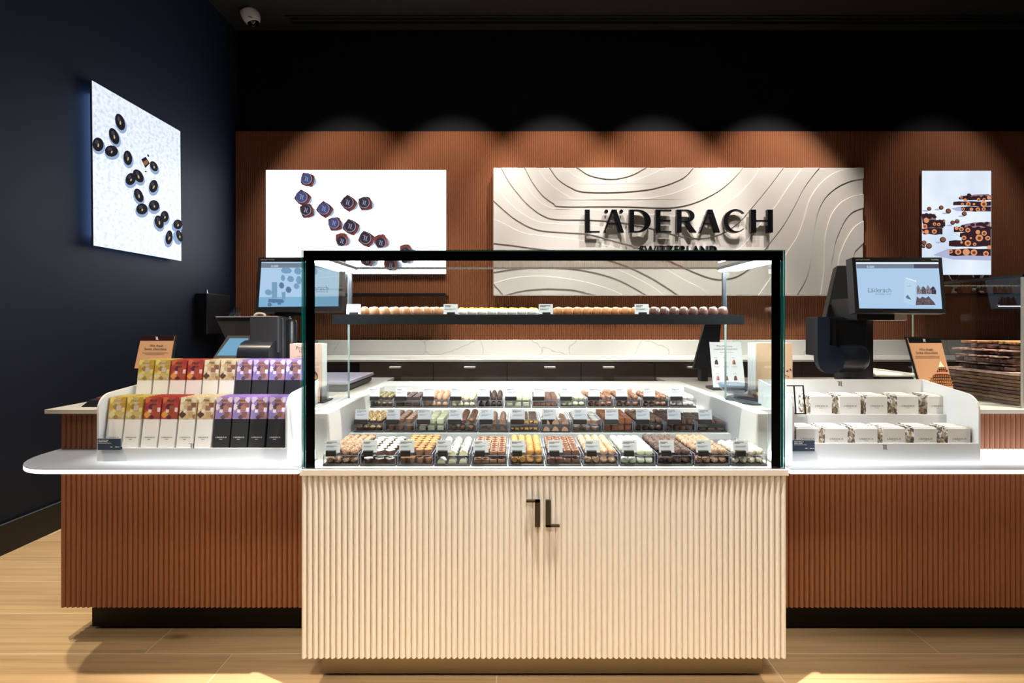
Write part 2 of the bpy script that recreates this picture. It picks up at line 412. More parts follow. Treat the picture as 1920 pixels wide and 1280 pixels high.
# fluted terracotta cladding: one machined panel, 3 px flutes
CT, CB = ZP(246, YB - .02), ZP(640, YB - .02)
m = MB(); pitch = .0168; n = int((XR - XL) / pitch); prof = []
for i in range(n):
    x = XL + i * pitch
    for t in (0, .12, .3, .5, .7, .88): prof.append((x + t * pitch, YB - .010 - .013 * math.sin(PI * t) ** .8))
prof.append((XL + n * pitch, YB - .010))
vs = [(x, y, CB) for x, y in prof] + [(x, y, CT) for x, y in prof]; k = len(prof)
fs = [(i, i + 1, k + i + 1, k + i) for i in range(k - 1)]
vs += [(XL, YB, CB), (XR, YB, CB), (XL, YB, CT), (XR, YB, CT)]
fs.append(tuple(range(k, 2 * k)) + (2 * k + 3, 2 * k + 2))
struct(m.add(vs, fs).obj('trim_1', M_brown, smooth=50))
# linear slot in the ceiling
YS = .5 * (F * (ZC - H) / 563 + F * (ZC - H) / 556)
m = MB(); xs = XP(545, 4.07)
for yy in (4.03, 4.085): m.box(xs, 4.9, yy - .008, yy + .008, ZC - .006, ZC, M_plinth)
m.box(xs - .02, 4.92, 3.995, 4.012, ZC - .012, ZC, M_ceil); m.box(xs - .02, 4.92, 4.1, 4.115, ZC - .012, ZC, M_ceil); m.box(xs, 4.9, 4.05, 4.066, ZC - .008, ZC, M_ceil)
struct(m.obj('trim_2'))
# dome camera
c = P(467, 26, 3.95); t = thing('dome_camera', 'white dome security camera on the black ceiling above the left corner', 'camera', (c.x, c.y, ZC))
Mx = Matrix.Translation((c.x, c.y, ZC)) @ Matrix.Rotation(math.radians(-16), 4, 'Y') @ Matrix.Rotation(math.radians(14), 4, 'X')
MB().lathe([(.05, .015), (.072, 0), (.074, -.03), (.068, -.06), (.055, -.085), (.046, -.088)], 28, M=Mx).obj('housing', mat('white_plastic', C(205, 203, 203), .4), t, True)
MB().lathe([(.05, -.080), (.046, -.092), (.032, -.108), (.012, -.116), (.0, -.117)], 24, M=Mx).obj('lens_dome', mat('black_dome', C(5, 5, 6), .05), t, True)
MB().lathe([(.0, -.124), (.012, -.122), (.014, -.112), (.0, -.11)], 12, M=Mx @ Matrix.Translation((-.004, -.012, 0))).obj('lens', mat('lens_glint', C(150, 150, 150), .1, metal=.8), t, True)
pr = Print(c + Vector((0, -.082, -.04)), (0, -1, -.3)); pr.poly([(465, 29), (473, 32), (472.5, 34.5), (464.5, 31)], M_inkg); pr.obj('print', t)

# ================================================================== LIGHT BOX POSTERS
def lightbox(label, corners_px, plane_p, plane_n, depth, art, mface, edge_s):
    """corners_px tl,tr,br,bl"""
    cs = [ray(x, y, plane_p, plane_n) for x, y in corners_px]
    n = Vector(plane_n).normalized()
    if n.dot(Vector((0, 0, H)) - cs[0]) < 0: n = -n
    ctr = sum(cs, Vector()) / 4
    t = thing('lightbox_poster', label, 'poster', ctr)
    MB().prism([p - n * .014 for p in cs], [p - n * .002 for p in cs], None).obj('frame', mat('lightbox_frame', C(170, 165, 175), .3, metal=.8), t)
    ins = [p + (ctr - p).normalized() * .07 for p in cs]
    MB().prism([p - n * depth for p in ins], [p - n * .0145 for p in ins], None).obj('halo_light', lit('lightbox_halo_%d' % int(edge_s * 100), C(150, 190, 255), edge_s), t)
    MB().prism([p - n * .002 for p in cs], cs, mface).obj('picture', None, t)
    pr = Print(plane_p, plane_n, .0006); art(pr); pr.obj('print', t)
    return t
SK = 'E9F1FC'
# left wall: dark oval pralines on pale stone
def art_left(pr):
    sh = lit('print_blue_shade', C(150, 172, 208), 1.0); dk = lit('print_aubergine', C(22, 20, 30), 1.0); dk2 = lit('print_aubergine_light', C(62, 56, 72), 1.0)
    go = lit('print_gold_leaf', C(186, 176, 120), 1.0); br = lit('print_praline_cut', C(150, 96, 58), 1.0)
    E = [(685, 392, 26, 50, -18), (650, 473, 26, 50, -22), (558, 520, 32, 40, -8), (634, 558, 38, 33, 8), (727, 597, 25, 43, -8), (876, 645, 20, 32, -30), (786, 700, 26, 42, -32),
         (742, 718, 29, 36, 20), (872, 759, 25, 37, 10), (787, 811, 24, 42, -24), (805, 889, 33, 32, 0), (874, 869, 30, 32, -30), (934, 932, 24, 33, 0), (902, 963, 25, 39, -18),
         (958, 1051, 20, 41, 6), (1008, 977, 26, 28, 0), (1018, 1043, 17, 35, -20)]
    q = lambda v: v / 3.048
    for x, y, a, b, r in E: pr.ell(min(q(x + 6), 332), 100 + q(y + 14), q(a + 5), q(b + 4), r, sh)
    pr.up()
    for x, y, a, b, r in E:
        pr.ell(min(q(x), 338 - q(a) * .75), 100 + q(y), q(a), q(b), r, dk); pr.up()
        pr.ell(q(x - a * .25), 100 + q(y - b * .35), q(a * .35), q(b * .3), r, dk2); pr.up(); pr.up()
        pr.ell(q(x), 100 + q(y + 5), q(5), q(12 if b > 36 else 8), r + 15, go, 6); pr.k -= 2
    pr.up(); pr.poly([(q(797), 100 + q(605)), (q(822), 100 + q(590)), (q(846), 100 + q(628)), (q(820), 100 + q(655))], dk); pr.up()
    pr.poly([(q(805), 100 + q(620)), (q(830), 100 + q(607)), (q(838), 100 + q(628)), (q(815), 100 + q(642))], br)
    pr.ell(q(836), 100 + q(584), q(5), q(9), -25, dk, 6); pr.ell(q(822), 100 + q(675), q(6), q(4), 0, dk, 6)
XPL = XL + .05
lightbox('lit poster of dark oval pralines on pale stone, on the black side wall', [(173, 151), (338, 246), (340, 489), (176, 460)], (XPL, 0, 0), (1, 0, 0), .05, art_left,
         two('poster_pale_stone', C(240, 247, 255), C(190, 210, 236), 42, (.46, .74), .4, detail=6, emit=1.0), 5.0)
# back wall, left: square pralines
def art_mid(pr):
    s1 = lit('print_pale_shadow', C(222, 232, 246), 1.25); s2 = lit('print_blue_shadow', C(160, 180, 210), 1.0)
    side = lit('print_choc_side', C(120, 62, 58), 1.0); side2 = lit('print_choc_side_dark', C(74, 40, 44), 1.0)
    blue = lit('print_choc_top_blue', C(70, 76, 122), 1.0); dark = lit('print_choc_top_dark', C(52, 44, 58), 1.0); hi = lit('print_choc_glint', C(150, 150, 175), 1.0); red = lit('print_choc_red', C(170, 92, 84), 1.0)
    E = [(513, 438, 12, 0, 50), (478, 566, 38, 0, 54), (508, 658, -15, 1, 50), (634, 648, 40, 0, 54), (803, 604, 42, 1, 54), (920, 606, -12, 1, 50), (706, 750, -12, 0, 50), (820, 772, 30, 1, 54),
         (756, 860, -8, 2, 48), (928, 856, 30, 1, 54), (1030, 872, -18, 2, 50), (1207, 936, -10, 2, 44), (935, 1000, 15, 2, 46), (1100, 1030, 5, 2, 50), (1200, 990, -15, 2, 34)]
    q = lambda v: v / 3.764
    def sq(cx, cy, h, rot, k=.8):
        pts = []
        for i in range(8):
            a = math.radians(rot + (45 * i) + (22.5 if 0 else 0)); rr = h * (1.12 if i % 2 else .93); pts.append((440 + q(cx + rr * math.cos(a)), 220 + q(cy + rr * math.sin(a))))
        return pts
    for x, y, r, kd, h in E: pr.ell(440 + q(x + 30), 220 + q(y + 14), q(h * 1.05), q(h * .85), 20, s1)
    pr.up()
    for x, y, r, kd, h in E: pr.ell(440 + q(x + 20), 220 + q(y + 10), q(h * .9), q(h * .75), 20, s2)
    pr.up()
    for x, y, r, kd, h in E:
        k0 = pr.k
        pr.poly(sq(x + 5, y + 5, h, r), side if kd < 2 else red); pr.up(); pr.poly(sq(x - 3, y - 3, h * .93, r), side2 if kd < 2 else side); pr.up()
        cx, cy = (x - 4, y - 3) if kd < 2 else (x + 2, y + 14)
        pr.ell(440 + q(cx), 220 + q(cy), q(h * .76), q(h * .76), 0, hi, 18); pr.up(); pr.ell(440 + q(cx - 2), 220 + q(cy - 2), q(h * .70), q(h * .72), 0, blue if kd == 0 else dark, 18); pr.up()
        for poly in monogram_polys(0, 0, h * .62):
            c, s_ = math.cos(math.radians(r + 6)), math.sin(math.radians(r + 6)); c, s_ = math.cos(math.radians(15)), math.sin(math.radians(15))
            pr.poly([(440 + q(cx + u * c - v * -s_), 220 + q(cy - (v * c) - u * s_ * -1)) for u, v in poly], hi)
        pr.k = k0
YP = YB - .05
lightbox('wide lit poster of square chocolates on white, on the back wall', [(499, 319), (836, 319), (836, 513), (499, 513)], (0, YP, 0), (0, 1, 0), .045, art_mid, lit('poster_white', C(246, 250, 255), 5.5), 3.0)
# back wall, right: nut chocolate stacks
def art_right(pr):
    sh = lit('print_violet_shadow', C(176, 180, 214), 1.0); ch = lit('print_dark_choc', C(52, 32, 38), 1.0); tp = lit('print_choc_sheen', C(150, 116, 130), 1.0); nut = lit('print_nut', C(222, 150, 108), 1.0)
    core = lit('print_nut_core', C(122, 66, 42), 1.0); hz = lit('print_hazel', C(132, 86, 66), 1.0); dark = lit('print_nut_dark', C(60, 36, 32), 1.0)
    q = lambda x, y: (1720 + x / 5.953, 310 + y / 5.953)
    pr.poly([q(175, 1000), q(340, 930), q(820, 1010), q(820, 1060), q(400, 1050)], sh); pr.poly([q(375, 480), q(480, 460), q(820, 500), q(820, 520), q(440, 510)], sh)
    for x, y in ((90, 507), (225, 493), (310, 535), (490, 567), (360, 670), (235, 860)): pr.ell(*q(x, y), 6, 1.6, 0, sh, 8)
    pr.up()
    slabs = [(462, 335, 820, 385, 1), (390, 402, 820, 450, 0), (472, 458, 820, 512, 0), (402, 680, 820, 750, 1), (462, 750, 820, 805, 0), (480, 790, 820, 850, 0), (338, 838, 820, 905, 0), (345, 930, 820, 1008, 0), (48, 560, 205, 650, 1), (48, 640, 290, 700, 0), (48, 700, 280, 770, 0), (175, 610, 310, 680, 1)]
    for a, b, c_, d, top in slabs:
        rr = random.Random(a + b); pts = [q(a + rr.uniform(0, 18), b + 6)] + [q(a + (c_ - a) * k / 6, b + rr.uniform(-8, 6)) for k in range(1, 6)] + [q(c_, b), q(c_, d)] + [q(a + (c_ - a) * k / 6, d + rr.uniform(-6, 6)) for k in (5, 4, 3, 2, 1)] + [q(a + rr.uniform(0, 20), d - 5)]
        pr.poly(pts, ch)
    pr.up()
    rr = random.Random(3)
    for a, b, c_, y in ((470, 800, 345, 330), (470, 815, 690, 640), (60, 200, 600, 550)):
        pr.poly([q(a, c_), q(b, c_ + 10), q(b, y - 10), q((a + b) / 2, y - 5), q(a + 60, y + 15)], tp)
    pr.up()
    for a, b, y0, y1, n in ((480, 800, 330, 372, 11), (490, 810, 640, 705, 16), (60, 190, 545, 600, 9), (240, 300, 610, 650, 4)):
        for i in range(n): pr.ell(*q(rr.uniform(a, b), rr.uniform(y0, y1)), 4.6, 3.0, rr.uniform(-20, 20), ch, 8)
    pr.up()
    N = [(488, 358, 14), (530, 388, 20), (680, 382, 20), (742, 382, 18), (795, 362, 22), (566, 432, 26), (500, 432, 16), (628, 434, 14), (738, 432, 36), (510, 487, 18), (600, 490, 20), (672, 492, 25), (737, 488, 22),
         (435, 700, 22), (488, 712, 26), (560, 722, 28), (672, 745, 26), (742, 757, 30), (518, 808, 26), (594, 812, 12), (688, 810, 42), (782, 812, 28), (490, 860, 14), (560, 868, 36), (636, 880, 20), (798, 914, 24),
         (368, 960, 24), (452, 965, 36), (542, 968, 40), (628, 972, 38), (762, 985, 32), (98, 615, 30), (80, 680, 28), (188, 655, 20), (100, 742, 26), (186, 738, 28), (236, 660, 20), (60, 745, 14), (298, 625, 12)]
    for x, y, r in N: pr.ell(*q(x, y), r / 5.9, r / 6.3, 0, nut, 10)
    pr.up()
    for i, (x, y, r) in enumerate(N):
        if i % 3 != 1: pr.ell(*q(x, y + 2), r / 11, r / 12, 0, core, 8)
    for x, y, r in ((128, 485, 26), (262, 472, 28), (342, 510, 32), (520, 540, 30), (390, 640, 28), (440, 625, 28), (280, 830, 36), (70, 865, 30), (125, 900, 36), (65, 905, 22)):
        pr.ell(*q(x, y), r / 6, r / 6.6, 0, dark, 10); pr.up(); pr.ell(*q(x + 3, y - 4), r / 8, r / 9, 0, hz, 8); pr.k -= 1
lightbox('tall lit poster of nut chocolate stacks, at the right end of the back wall', [(1729, 320), (1858.5, 320), (1858.5, 515), (1729, 515)], (0, YP, 0), (0, 1, 0), .045, art_right,
         two('poster_pale_blue', C(236, 246, 255), C(206, 222, 242), 2.5, (.4, .7), .4, emit=1.0), 1.0)
# thin shelves under the posters
def wall_shelf(label, x0, x1):
    t = thing('wall_shelf', label, 'shelf', (XP(x0, 4.0), YB - .02, ZP(552, 4.1)))
    MB().box(XP(x0, 4.1), XP(x1, 4.1), 3.99, YB - .02, ZP(554, 4.0), ZP(551.5, 4.0), bev=.002).obj('board', M_plast, t)
    MB().box(XP(x0, 4.1), XP(x1, 4.1), 3.982, 3.99, ZP(554, 4.0), ZP(549.5, 4.0)).obj('front_rail', M_plast, t)
wall_shelf('thin black wall shelf below the poster of square chocolates', 505, 839)
wall_shelf('thin black wall shelf carrying clear gift bags below the nut chocolate poster', 1752, 2000)
M_cello = glass('cellophane', (.86, .84, .84, 1), 1.7)
for i, (x, w) in enumerate(((1791, 11.5), (1836.5, 12.5))):
    z0 = ZP(551.5, 4.0); cx = XP(x, 4.06); hw = XP(x + w, 4.06) - cx
    t = thing('gift_bag', ('clear gift bag with red ribbon, nearest the scale screen' if i == 0 else 'clear gift bag with red ribbon, further from the scale screen'), 'bag', (cx, 4.07, z0))
    m = MB(); rr = random.Random(i)
    ringz = [(0, 1), (.03, 1.04), (.07, .8), (.10, .42), (.118, .2), (.145, .55), (.172, .75)]
    vs = []; fs = []
    for k, (z, s_) in enumerate(ringz):
        for j in range(10): a = 2 * PI * j / 10; q_ = s_ * (1 + rr.uniform(-.12, .12)); vs.append((cx + hw * q_ * math.cos(a), 4.07 + .04 * q_ * math.sin(a), z0 + z))
    for k in range(len(ringz) - 1):
        for j in range(10): fs.append((k * 10 + j, k * 10 + (j + 1) % 10, k * 10 + 10 + (j + 1) % 10, k * 10 + 10 + j))
    m.add(vs, fs).obj('film', M_cello, t)
    m = MB()
    for j in range(9):
        bb = bmesh.new(); bmesh.ops.create_icosphere(bb, subdivisions=1, radius=.016, matrix=Matrix.Translation((cx + rr.uniform(-.7, .7) * hw * .8, 4.07 + rr.uniform(-.02, .02), z0 + .018 + .025 * (j % 3))))
        m.bm(bb, [mat('white_candy', C(228, 220, 212), .3), mat('brown_candy', C(96, 52, 40), .3)][j % 2 if j > 2 else 0])
    m.obj('filling', None, t, True)['kind'] = 'stuff'
    MB().lathe([(.012, .110), (.017, .114), (.017, .124), (.012, .128)], 10, M=Matrix.Translation((cx, 4.07, z0))).obj('ribbon', mat('red_ribbon', C(150, 24, 40), .4), t)

# ================================================================== SIGN
YSG = YB - .115
sx0, sx1, sz0, sz1 = XP(925, YSG), XP(1618.5, YSG), ZP(553.5, YSG), ZP(314.5, YSG)
t = thing('shop_sign', 'white relief sign board with large black letters on the fluted wall', 'sign', ((sx0 + sx1) / 2, YSG, (sz0 + sz1) / 2))
SIGN = t
MB().box(sx0, sx1, YSG, YB - .012, sz0, sz1, bev=.004).obj('board', M_sign, t)
b1 = [(1056, 314), (1058, 316), (1083.7, 333), (1113.7, 343.4), (1147.5, 345), (1187, 338.7), (1215, 329), (1243, 317), (1247, 314)]
d1 = [(1081, 314), (1084, 315.5), (1106, 329), (1145.6, 336), (1183, 329), (1209, 315.5), (1211, 314)]
d2 = [(1030, 314), (1046, 336), (1069, 351), (1093, 359.4), (1149, 360.7), (1207.5, 356.5), (1243, 349), (1271, 338.7), (1287, 329), (1300, 314)]
b2 = [(1007, 314), (1020, 333), (1042.5, 353.7), (1065, 367.8), (1080, 374), (1158.7, 375.3), (1215, 371.5), (1252.5, 365), (1265, 361.5), (1295.5, 349), (1324, 333.4), (1344, 314)]
d3 = [(983.4, 314), (997.5, 340.6), (1016, 365), (1037, 381), (1053.7, 387), (1158.7, 387), (1233.7, 389.4), (1265, 388.5), (1293.4, 383), (1324, 371), (1356.4, 351.7), (1382.8, 327), (1393, 314)]
b3 = [(970, 314), (980.6, 337), (997.5, 363), (1016, 381), (1035, 390.3), (1050, 392.7), (1098.7, 393), (1158.7, 397), (1224, 402.5), (1265, 405.5), (1305.6, 405.0), (1344, 392.3), (1378.7, 370), (1407, 340.5), (1426, 314)]
d4 = [(939.4, 314), (956, 344), (980.6, 374.4), (999.4, 392), (1020, 405), (1042.5, 411), (1095, 412), (1132.5, 413.7), (1168, 417.5), (1222.5, 428), (1265, 440), (1295.5, 446), (1326, 446), (1356.4, 436), (1374.7, 425), (1391, 411), (1407, 392.3), (1427.5, 368), (1447.8, 342.6), (1469, 314)]
b4 = [(925, 344), (943, 367), (963.7, 388.4), (984.4, 403.4), (1005, 413.7), (1031, 419), (1093, 421), (1127, 425), (1177.5, 434.4), (1205.6, 445.6), (1250, 462), (1300, 475), (1345, 479), (1383.8, 466.5), (1407, 443), (1431.5, 412), (1454, 386), (1478, 349.7), (1505, 314)]
d5 = [(925, 376), (952.5, 400.6), (971, 413.8), (993.8, 426), (1018, 432.5), (1065, 436), (1093, 437.6), (1117.5, 442), (1149, 451), (1196, 464), (1260, 491), (1299.5, 509), (1333, 521), (1357, 523), (1385, 516), (1412, 496), (1434.6, 466.5), (1447.8, 449), (1468, 423), (1488.4, 388), (1508.7, 349.7), (1536, 314)]
b5L = [(925, 410.5), (949, 421), (971, 432.5), (994, 439), (1027.5, 443), (1061, 446.6), (1093, 451), (1130.6, 458.8), (1157, 466), (1217.5, 489.5), (1247, 504), (1286, 526), (1312.5, 539), (1330, 554)]
d6L = [(925, 455.5), (962, 459.7), (994, 464.4), (1040, 470), (1090, 477), (1125, 483), (1156, 492), (1187.5, 504), (1221, 520.7), (1255, 541.5), (1273, 554)]
b6L = [(925, 481), (1000, 484), (1080, 489), (1120, 494), (1151, 502.5), (1182, 515.5), (1221, 536), (1245, 554)]
d7L = [(925, 510), (959, 504.5), (999, 501), (1062, 502.5), (1112, 510), (1156, 523), (1192.7, 541.5), (1213, 554)]
b7L = [(925, 531), (959, 521.5), (999, 517.3), (1039, 519), (1091, 527), (1135, 539), (1171, 554)]
d8L = [(945, 554), (979, 544.5), (1018.5, 541), (1039, 541), (1078, 543.5), (1118, 554)]
b5R = [(1421, 554), (1457, 502.5), (1478, 468.5), (1494.5, 443), (1506.7, 410.6), (1516.8, 376), (1533, 349.7), (1557.4, 328), (1582, 318), (1604, 314.2)]
d6R = [(1493, 554), (1512.8, 518), (1521, 477.6), (1524, 447), (1530, 410), (1537, 388), (1549, 368), (1569.6, 350.7), (1594, 339.5), (1619, 335)]
b6R = [(1537.5, 554), (1543, 518), (1545, 480), (1546, 451), (1551, 423), (1559.5, 400.5), (1575.7, 380), (1598, 368), (1619, 364)]
d7R = [(1554, 554), (1557, 500), (1562.5, 473.6), (1565.6, 455), (1573.7, 433), (1584, 412.6), (1598, 397.4), (1619, 389.5)]
b7R = [(1569, 554), (1571.7, 492), (1577.7, 467.5), (1588, 445), (1602, 425), (1619, 414)]
d8R = [(1592, 554), (1600, 479.6), (1608, 465.4), (1619, 455)]
def relief(up_, lo, extra=()):
    """raised band between two traced contours, its two long edges chamfered"""
    hh, ch = .0075, .004
    U = [Vector((XP(x, YSG), ZP(y, YSG))) for x, y in spline(up_, 5)]; L = [Vector((XP(x, YSG), ZP(y, YSG))) for x, y in spline(lo, 5)]
    def nrm(c, i): d = (c[min(i + 1, len(c) - 1)] - c[max(i - 1, 0)]).normalized(); return Vector((-d.y, d.x))
    Ex = [Vector((XP(x, YSG), ZP(y, YSG))) for x, y in extra]
    def off(c, k, other):
        out = []
        mid = other[len(other) // 2]; i0 = len(c) // 2; sgn = 1 if (mid - c[i0]).dot(nrm(c, i0)) > 0 else -1
        for i in range(len(c)): out.append(c[i] + nrm(c, i) * sgn * k)
        return out
    def cl(p): return Vector((min(max(p.x, sx0 + .001), sx1 - .001), min(max(p.y, sz0 + .001), sz1 - .001)))
    def loop(k): return [cl(p) for p in off(U, k, L) + Ex + list(reversed(off(L, k, U)))]
    bot, top = loop(-ch * .5), loop(ch * .5)
    MB().prism([(p.x, YSG + .002, p.y) for p in bot], [(p.x, YSG - hh, p.y) for p in top]).obj('relief_band', M_sign, SIGN)
relief([(1081, 314), (1120, 314), (1160, 314), (1211, 314)], d1)
relief(b1, d2); relief(b2, d3); relief(b3, d4); relief(b4, d5); relief(b5L, d6L, ); relief(b6L, d7L); relief(b7L, d8L)
relief(b5R, d6R, [(1619, 314)]); relief(b6R, d7R); relief(b7R, d8R)
YL = YSG - .06; k = YL / F
for ox, polys in LET:
    m = MB()
    for p in polys:
        pts = [((1096.9 + ox + a - CX) * k, H - (435.6 - b - CY) * k) for a, b in p]; m.ext(pts, 'y', YL, YL + .034)
    # stand-off pins
    cxp = (1096.9 + ox + 5 - CX) * k
    m.box(cxp - .004, cxp + .004, YL + .03, YSG + .001, H - (425 - CY) * k - .004, H - (425 - CY) * k + .004); m.box(cxp - .004, cxp + .004, YL + .03, YSG + .001, H - (435 - CY) * k, H - (434 - CY) * k + .006)
    m.obj('letter', M_letter, t)
YL2 = YSG - .03; vs, fs = text_tris('SWITZERLAND'); x0, w = 1199.5, 145
V0 = [((x0 + u * w - CX) * YL2 / F, H - (475.2 - v * w - CY) * YL2 / F) for u, v in vs]
m = MB(); n = len(V0)
m.add([(x, YL2, z) for x, z in V0], fs); m.add([(x, YL2 + .016, z) for x, z in V0], fs)
ec = {}
for f in fs:
    for a, b_ in zip(f, f[1:] + f[:1]): ec[tuple(sorted((a, b_)))] = ec.get(tuple(sorted((a, b_))), 0) + 1
for (a, b_), c_ in ec.items():
    if c_ == 1: m.add([(V0[a][0], YL2, V0[a][1]), (V0[b_][0], YL2, V0[b_][1]), (V0[b_][0], YL2 + .03, V0[b_][1]), (V0[a][0], YL2 + .03, V0[a][1])], [(0, 1, 2, 3)])
m.obj('small_lettering', M_letter, t)

# ================================================================== BACK COUNTER
t = thing('back_counter', 'long back counter with white marble top and glossy black doors', 'counter', (0, 3.9, 0))
YCF = 3.62
zt = ZP(673.7, YCF); x0, x1 = XL + .75, 4.9
MB().box(x0, x1, YCF, YB - .012, zt - .02, zt, bev=.003).obj('worktop', M_marble, t)
MB().box(x0, x1, YB - .05, YB - .012, zt, ZP(637, YB - .05), bev=.002).obj('splashback', M_vein, t)
MB().box(x0 + .01, x1 - .01, YCF + .05, YB - .02, .1, zt - .02).obj('carcass', M_plast, t)
MB().box(x0 + .02, x1 - .02, YCF + .1, YB - .05, 0, .1).obj('plinth', M_plinth, t)
dw = .575; xd = XP(741, YCF) - dw / 2
for k in range(-2, 10):
    xa = xd + (k) * dw
    if xa < x0 or xa + dw > x1: continue
    d = MB().box(xa + .002, xa + dw - .002, YCF + .03, YCF + .05, .105, zt - .03, bev=.0015).obj('door', M_gloss, t)
    xc = {0: XP(741, YCF), 2: XP(1031, YCF), 3: XP(1141, YCF)}.get(k, xa + dw / 2)
    xc = min(max(xc, xa + .06), xa + dw - .06)
    MB().box(xc - .043, xc + .043, YCF - .016, YCF + .031, ZP(690, YCF), ZP(686.5, YCF), bev=.002).obj('handle', mat('pale_handle', C(235, 232, 225), .35), d)

# black box and little bottle on the left wall
t = thing('wall_dispenser', 'black box on the dark side wall below the lit poster', 'box', (XL, 3.8, 1.03))
MB().box(XL, -2.398, 3.658, 3.96, 1.03, 1.352, bev=.006).obj('body', M_plast, t)
MB().lathe([(.0, .03), (.008, .028), (.009, .008), (.014, .0), (.014, -.004)], 10, M=Matrix.Translation((-2.43, 3.70, 1.355))).obj('knob', M_steel, t, True)

# ================================================================== SIDE COUNTERS
def flute_mesh(name, w, d, h, n=8, m=None):
    pts = [(-w / 2 + w * i / n, -d * math.sin(PI * i / n) ** .75) for i in range(n + 1)] + [(w / 2, .004), (-w / 2, .004)]
    return MB().ext(pts, 'z', 0, h).mesh(name, m, 45)
ZT, ZS = .825, .680           # worktop, lit shelf slab
YU = 1.652                    # plane of the fluted fronts
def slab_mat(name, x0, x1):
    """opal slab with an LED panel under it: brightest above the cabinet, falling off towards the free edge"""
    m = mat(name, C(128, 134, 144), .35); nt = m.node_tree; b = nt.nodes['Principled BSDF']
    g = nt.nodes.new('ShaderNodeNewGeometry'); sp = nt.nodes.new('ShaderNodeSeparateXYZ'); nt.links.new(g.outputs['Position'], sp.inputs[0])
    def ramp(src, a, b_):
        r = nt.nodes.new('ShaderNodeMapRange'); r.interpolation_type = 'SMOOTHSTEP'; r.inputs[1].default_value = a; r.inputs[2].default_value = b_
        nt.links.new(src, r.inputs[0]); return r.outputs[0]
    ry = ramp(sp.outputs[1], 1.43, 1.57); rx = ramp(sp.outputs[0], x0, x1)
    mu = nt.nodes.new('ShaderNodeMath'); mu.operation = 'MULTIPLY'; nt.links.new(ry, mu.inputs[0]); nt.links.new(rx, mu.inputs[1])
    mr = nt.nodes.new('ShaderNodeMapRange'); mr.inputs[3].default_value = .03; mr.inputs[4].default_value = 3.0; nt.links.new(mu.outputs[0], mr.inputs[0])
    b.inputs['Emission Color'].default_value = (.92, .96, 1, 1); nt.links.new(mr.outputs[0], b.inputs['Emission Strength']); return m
M_edge_lit = mat('opal_edge_lit', C(235, 238, 245), .3, emit=.85, emit_col=(.92, .96, 1, 1))
def side_counter(label, x0, x1, left):
    t = thing('sales_counter', label, 'counter', ((x0 + x1) / 2, 2.0, 0))
    MB().box(x0, x1, YU, 2.52, .137, ZS - .014).obj('base', M_brown, t)
    px = .0181; n = int((x1 - x0) / px); fm = flute_mesh('flute', px, .008, ZS - .014 - .125, 8, M_brown)
    w = wloc(t)
    for i in range(n):
        link('flute', fm, t, ((x0 + (i + .5) * px) - w.x, YU - w.y, .125 - w.z))
    if left:
        for i in range(14): o = link('flute', fm, t, (x0 - w.x, YU + (i + .5) * px - w.y, .125 - w.z)); o.rotation_euler = (0, 0, -PI / 2)
    p0, p1 = (x0 + .05 if left else x0), (x1 if left else x1 - .05)
    MB().box(p0, p1, 1.716, 2.5, .014, .125).obj('plinth', M_plinth, t)
    for fx in ((-1.43, -1.08, -.75) if left else (1.363, 2.0, .95)):
        MB().lathe([(.02, 0), (.022, .004), (.018, .009), (.006, .012), (.006, .03)], 14, M=Matrix.Translation((fx, 1.745, 0))).obj('foot', mat('black_foot', C(12, 12, 12), .15), t, True)
    # opal slab, its free corner rounded
    y0 = 1.422
    if left:
        r = .17; pts = [(x1, y0)] + [(x1, YU)] + [(x0 - .003, YU)] + [(x0 + r + r * math.cos(a) * (1 + .02), y0 + r * 1.12 + r * 1.12 * math.sin(a)) for a in [PI + (PI / 2) * i / 9 for i in range(10)]]
    else: pts = [(x0, y0), (x1, y0), (x1, YU), (x0, YU)]
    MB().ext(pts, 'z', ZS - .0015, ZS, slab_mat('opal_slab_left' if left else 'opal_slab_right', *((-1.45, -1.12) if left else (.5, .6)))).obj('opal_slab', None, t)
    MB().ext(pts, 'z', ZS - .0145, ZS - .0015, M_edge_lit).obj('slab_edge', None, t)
    ra, rb = (-1.342, -.724) if left else (.884, 1.493); yr = 1.752
    for xa, xb, ya in ((x0, ra, YU), (ra, rb, yr), (rb, x1, YU)): MB().box(xa, xb, ya, 2.50, ZS - .014, ZT - .014).obj('upper_base', M_brown, t)
    fm2 = flute_mesh('upper_flute', px, .007, ZT - .014 - ZS, 8, M_brown)
    for i in range(n):
        xf = x0 + (i + .5) * px
        if not ra - px * .5 < xf < rb + px * .5: link('upper_flute', fm2, t, (xf - w.x, YU - w.y, ZS - w.z))
    if left: out = [(x0 - .02, 1.612), (ra, 1.612), (ra, yr), (rb, yr), (rb, 1.612), (x1, 1.612), (x1, 2.555), (x0 - .02, 2.555)]
    else: out = [(x0 + .002, 1.612), (ra, 1.612), (ra, yr), (rb, yr), (rb, 1.612), (x1, 1.612), (x1, 2.555), (.772, 2.555), (.772, 2.368), (x0 + .002, 2.368)]
    MB().ext(out, 'z', ZT - .014, ZT).obj('worktop', M_top, t)
    return t
side_counter('terracotta fluted counter with the rounded lit shelf, left of the glass case', -1.595, -.656, True)
side_counter('terracotta fluted counter right of the glass case, under the carton stand', .836, 2.75, False)

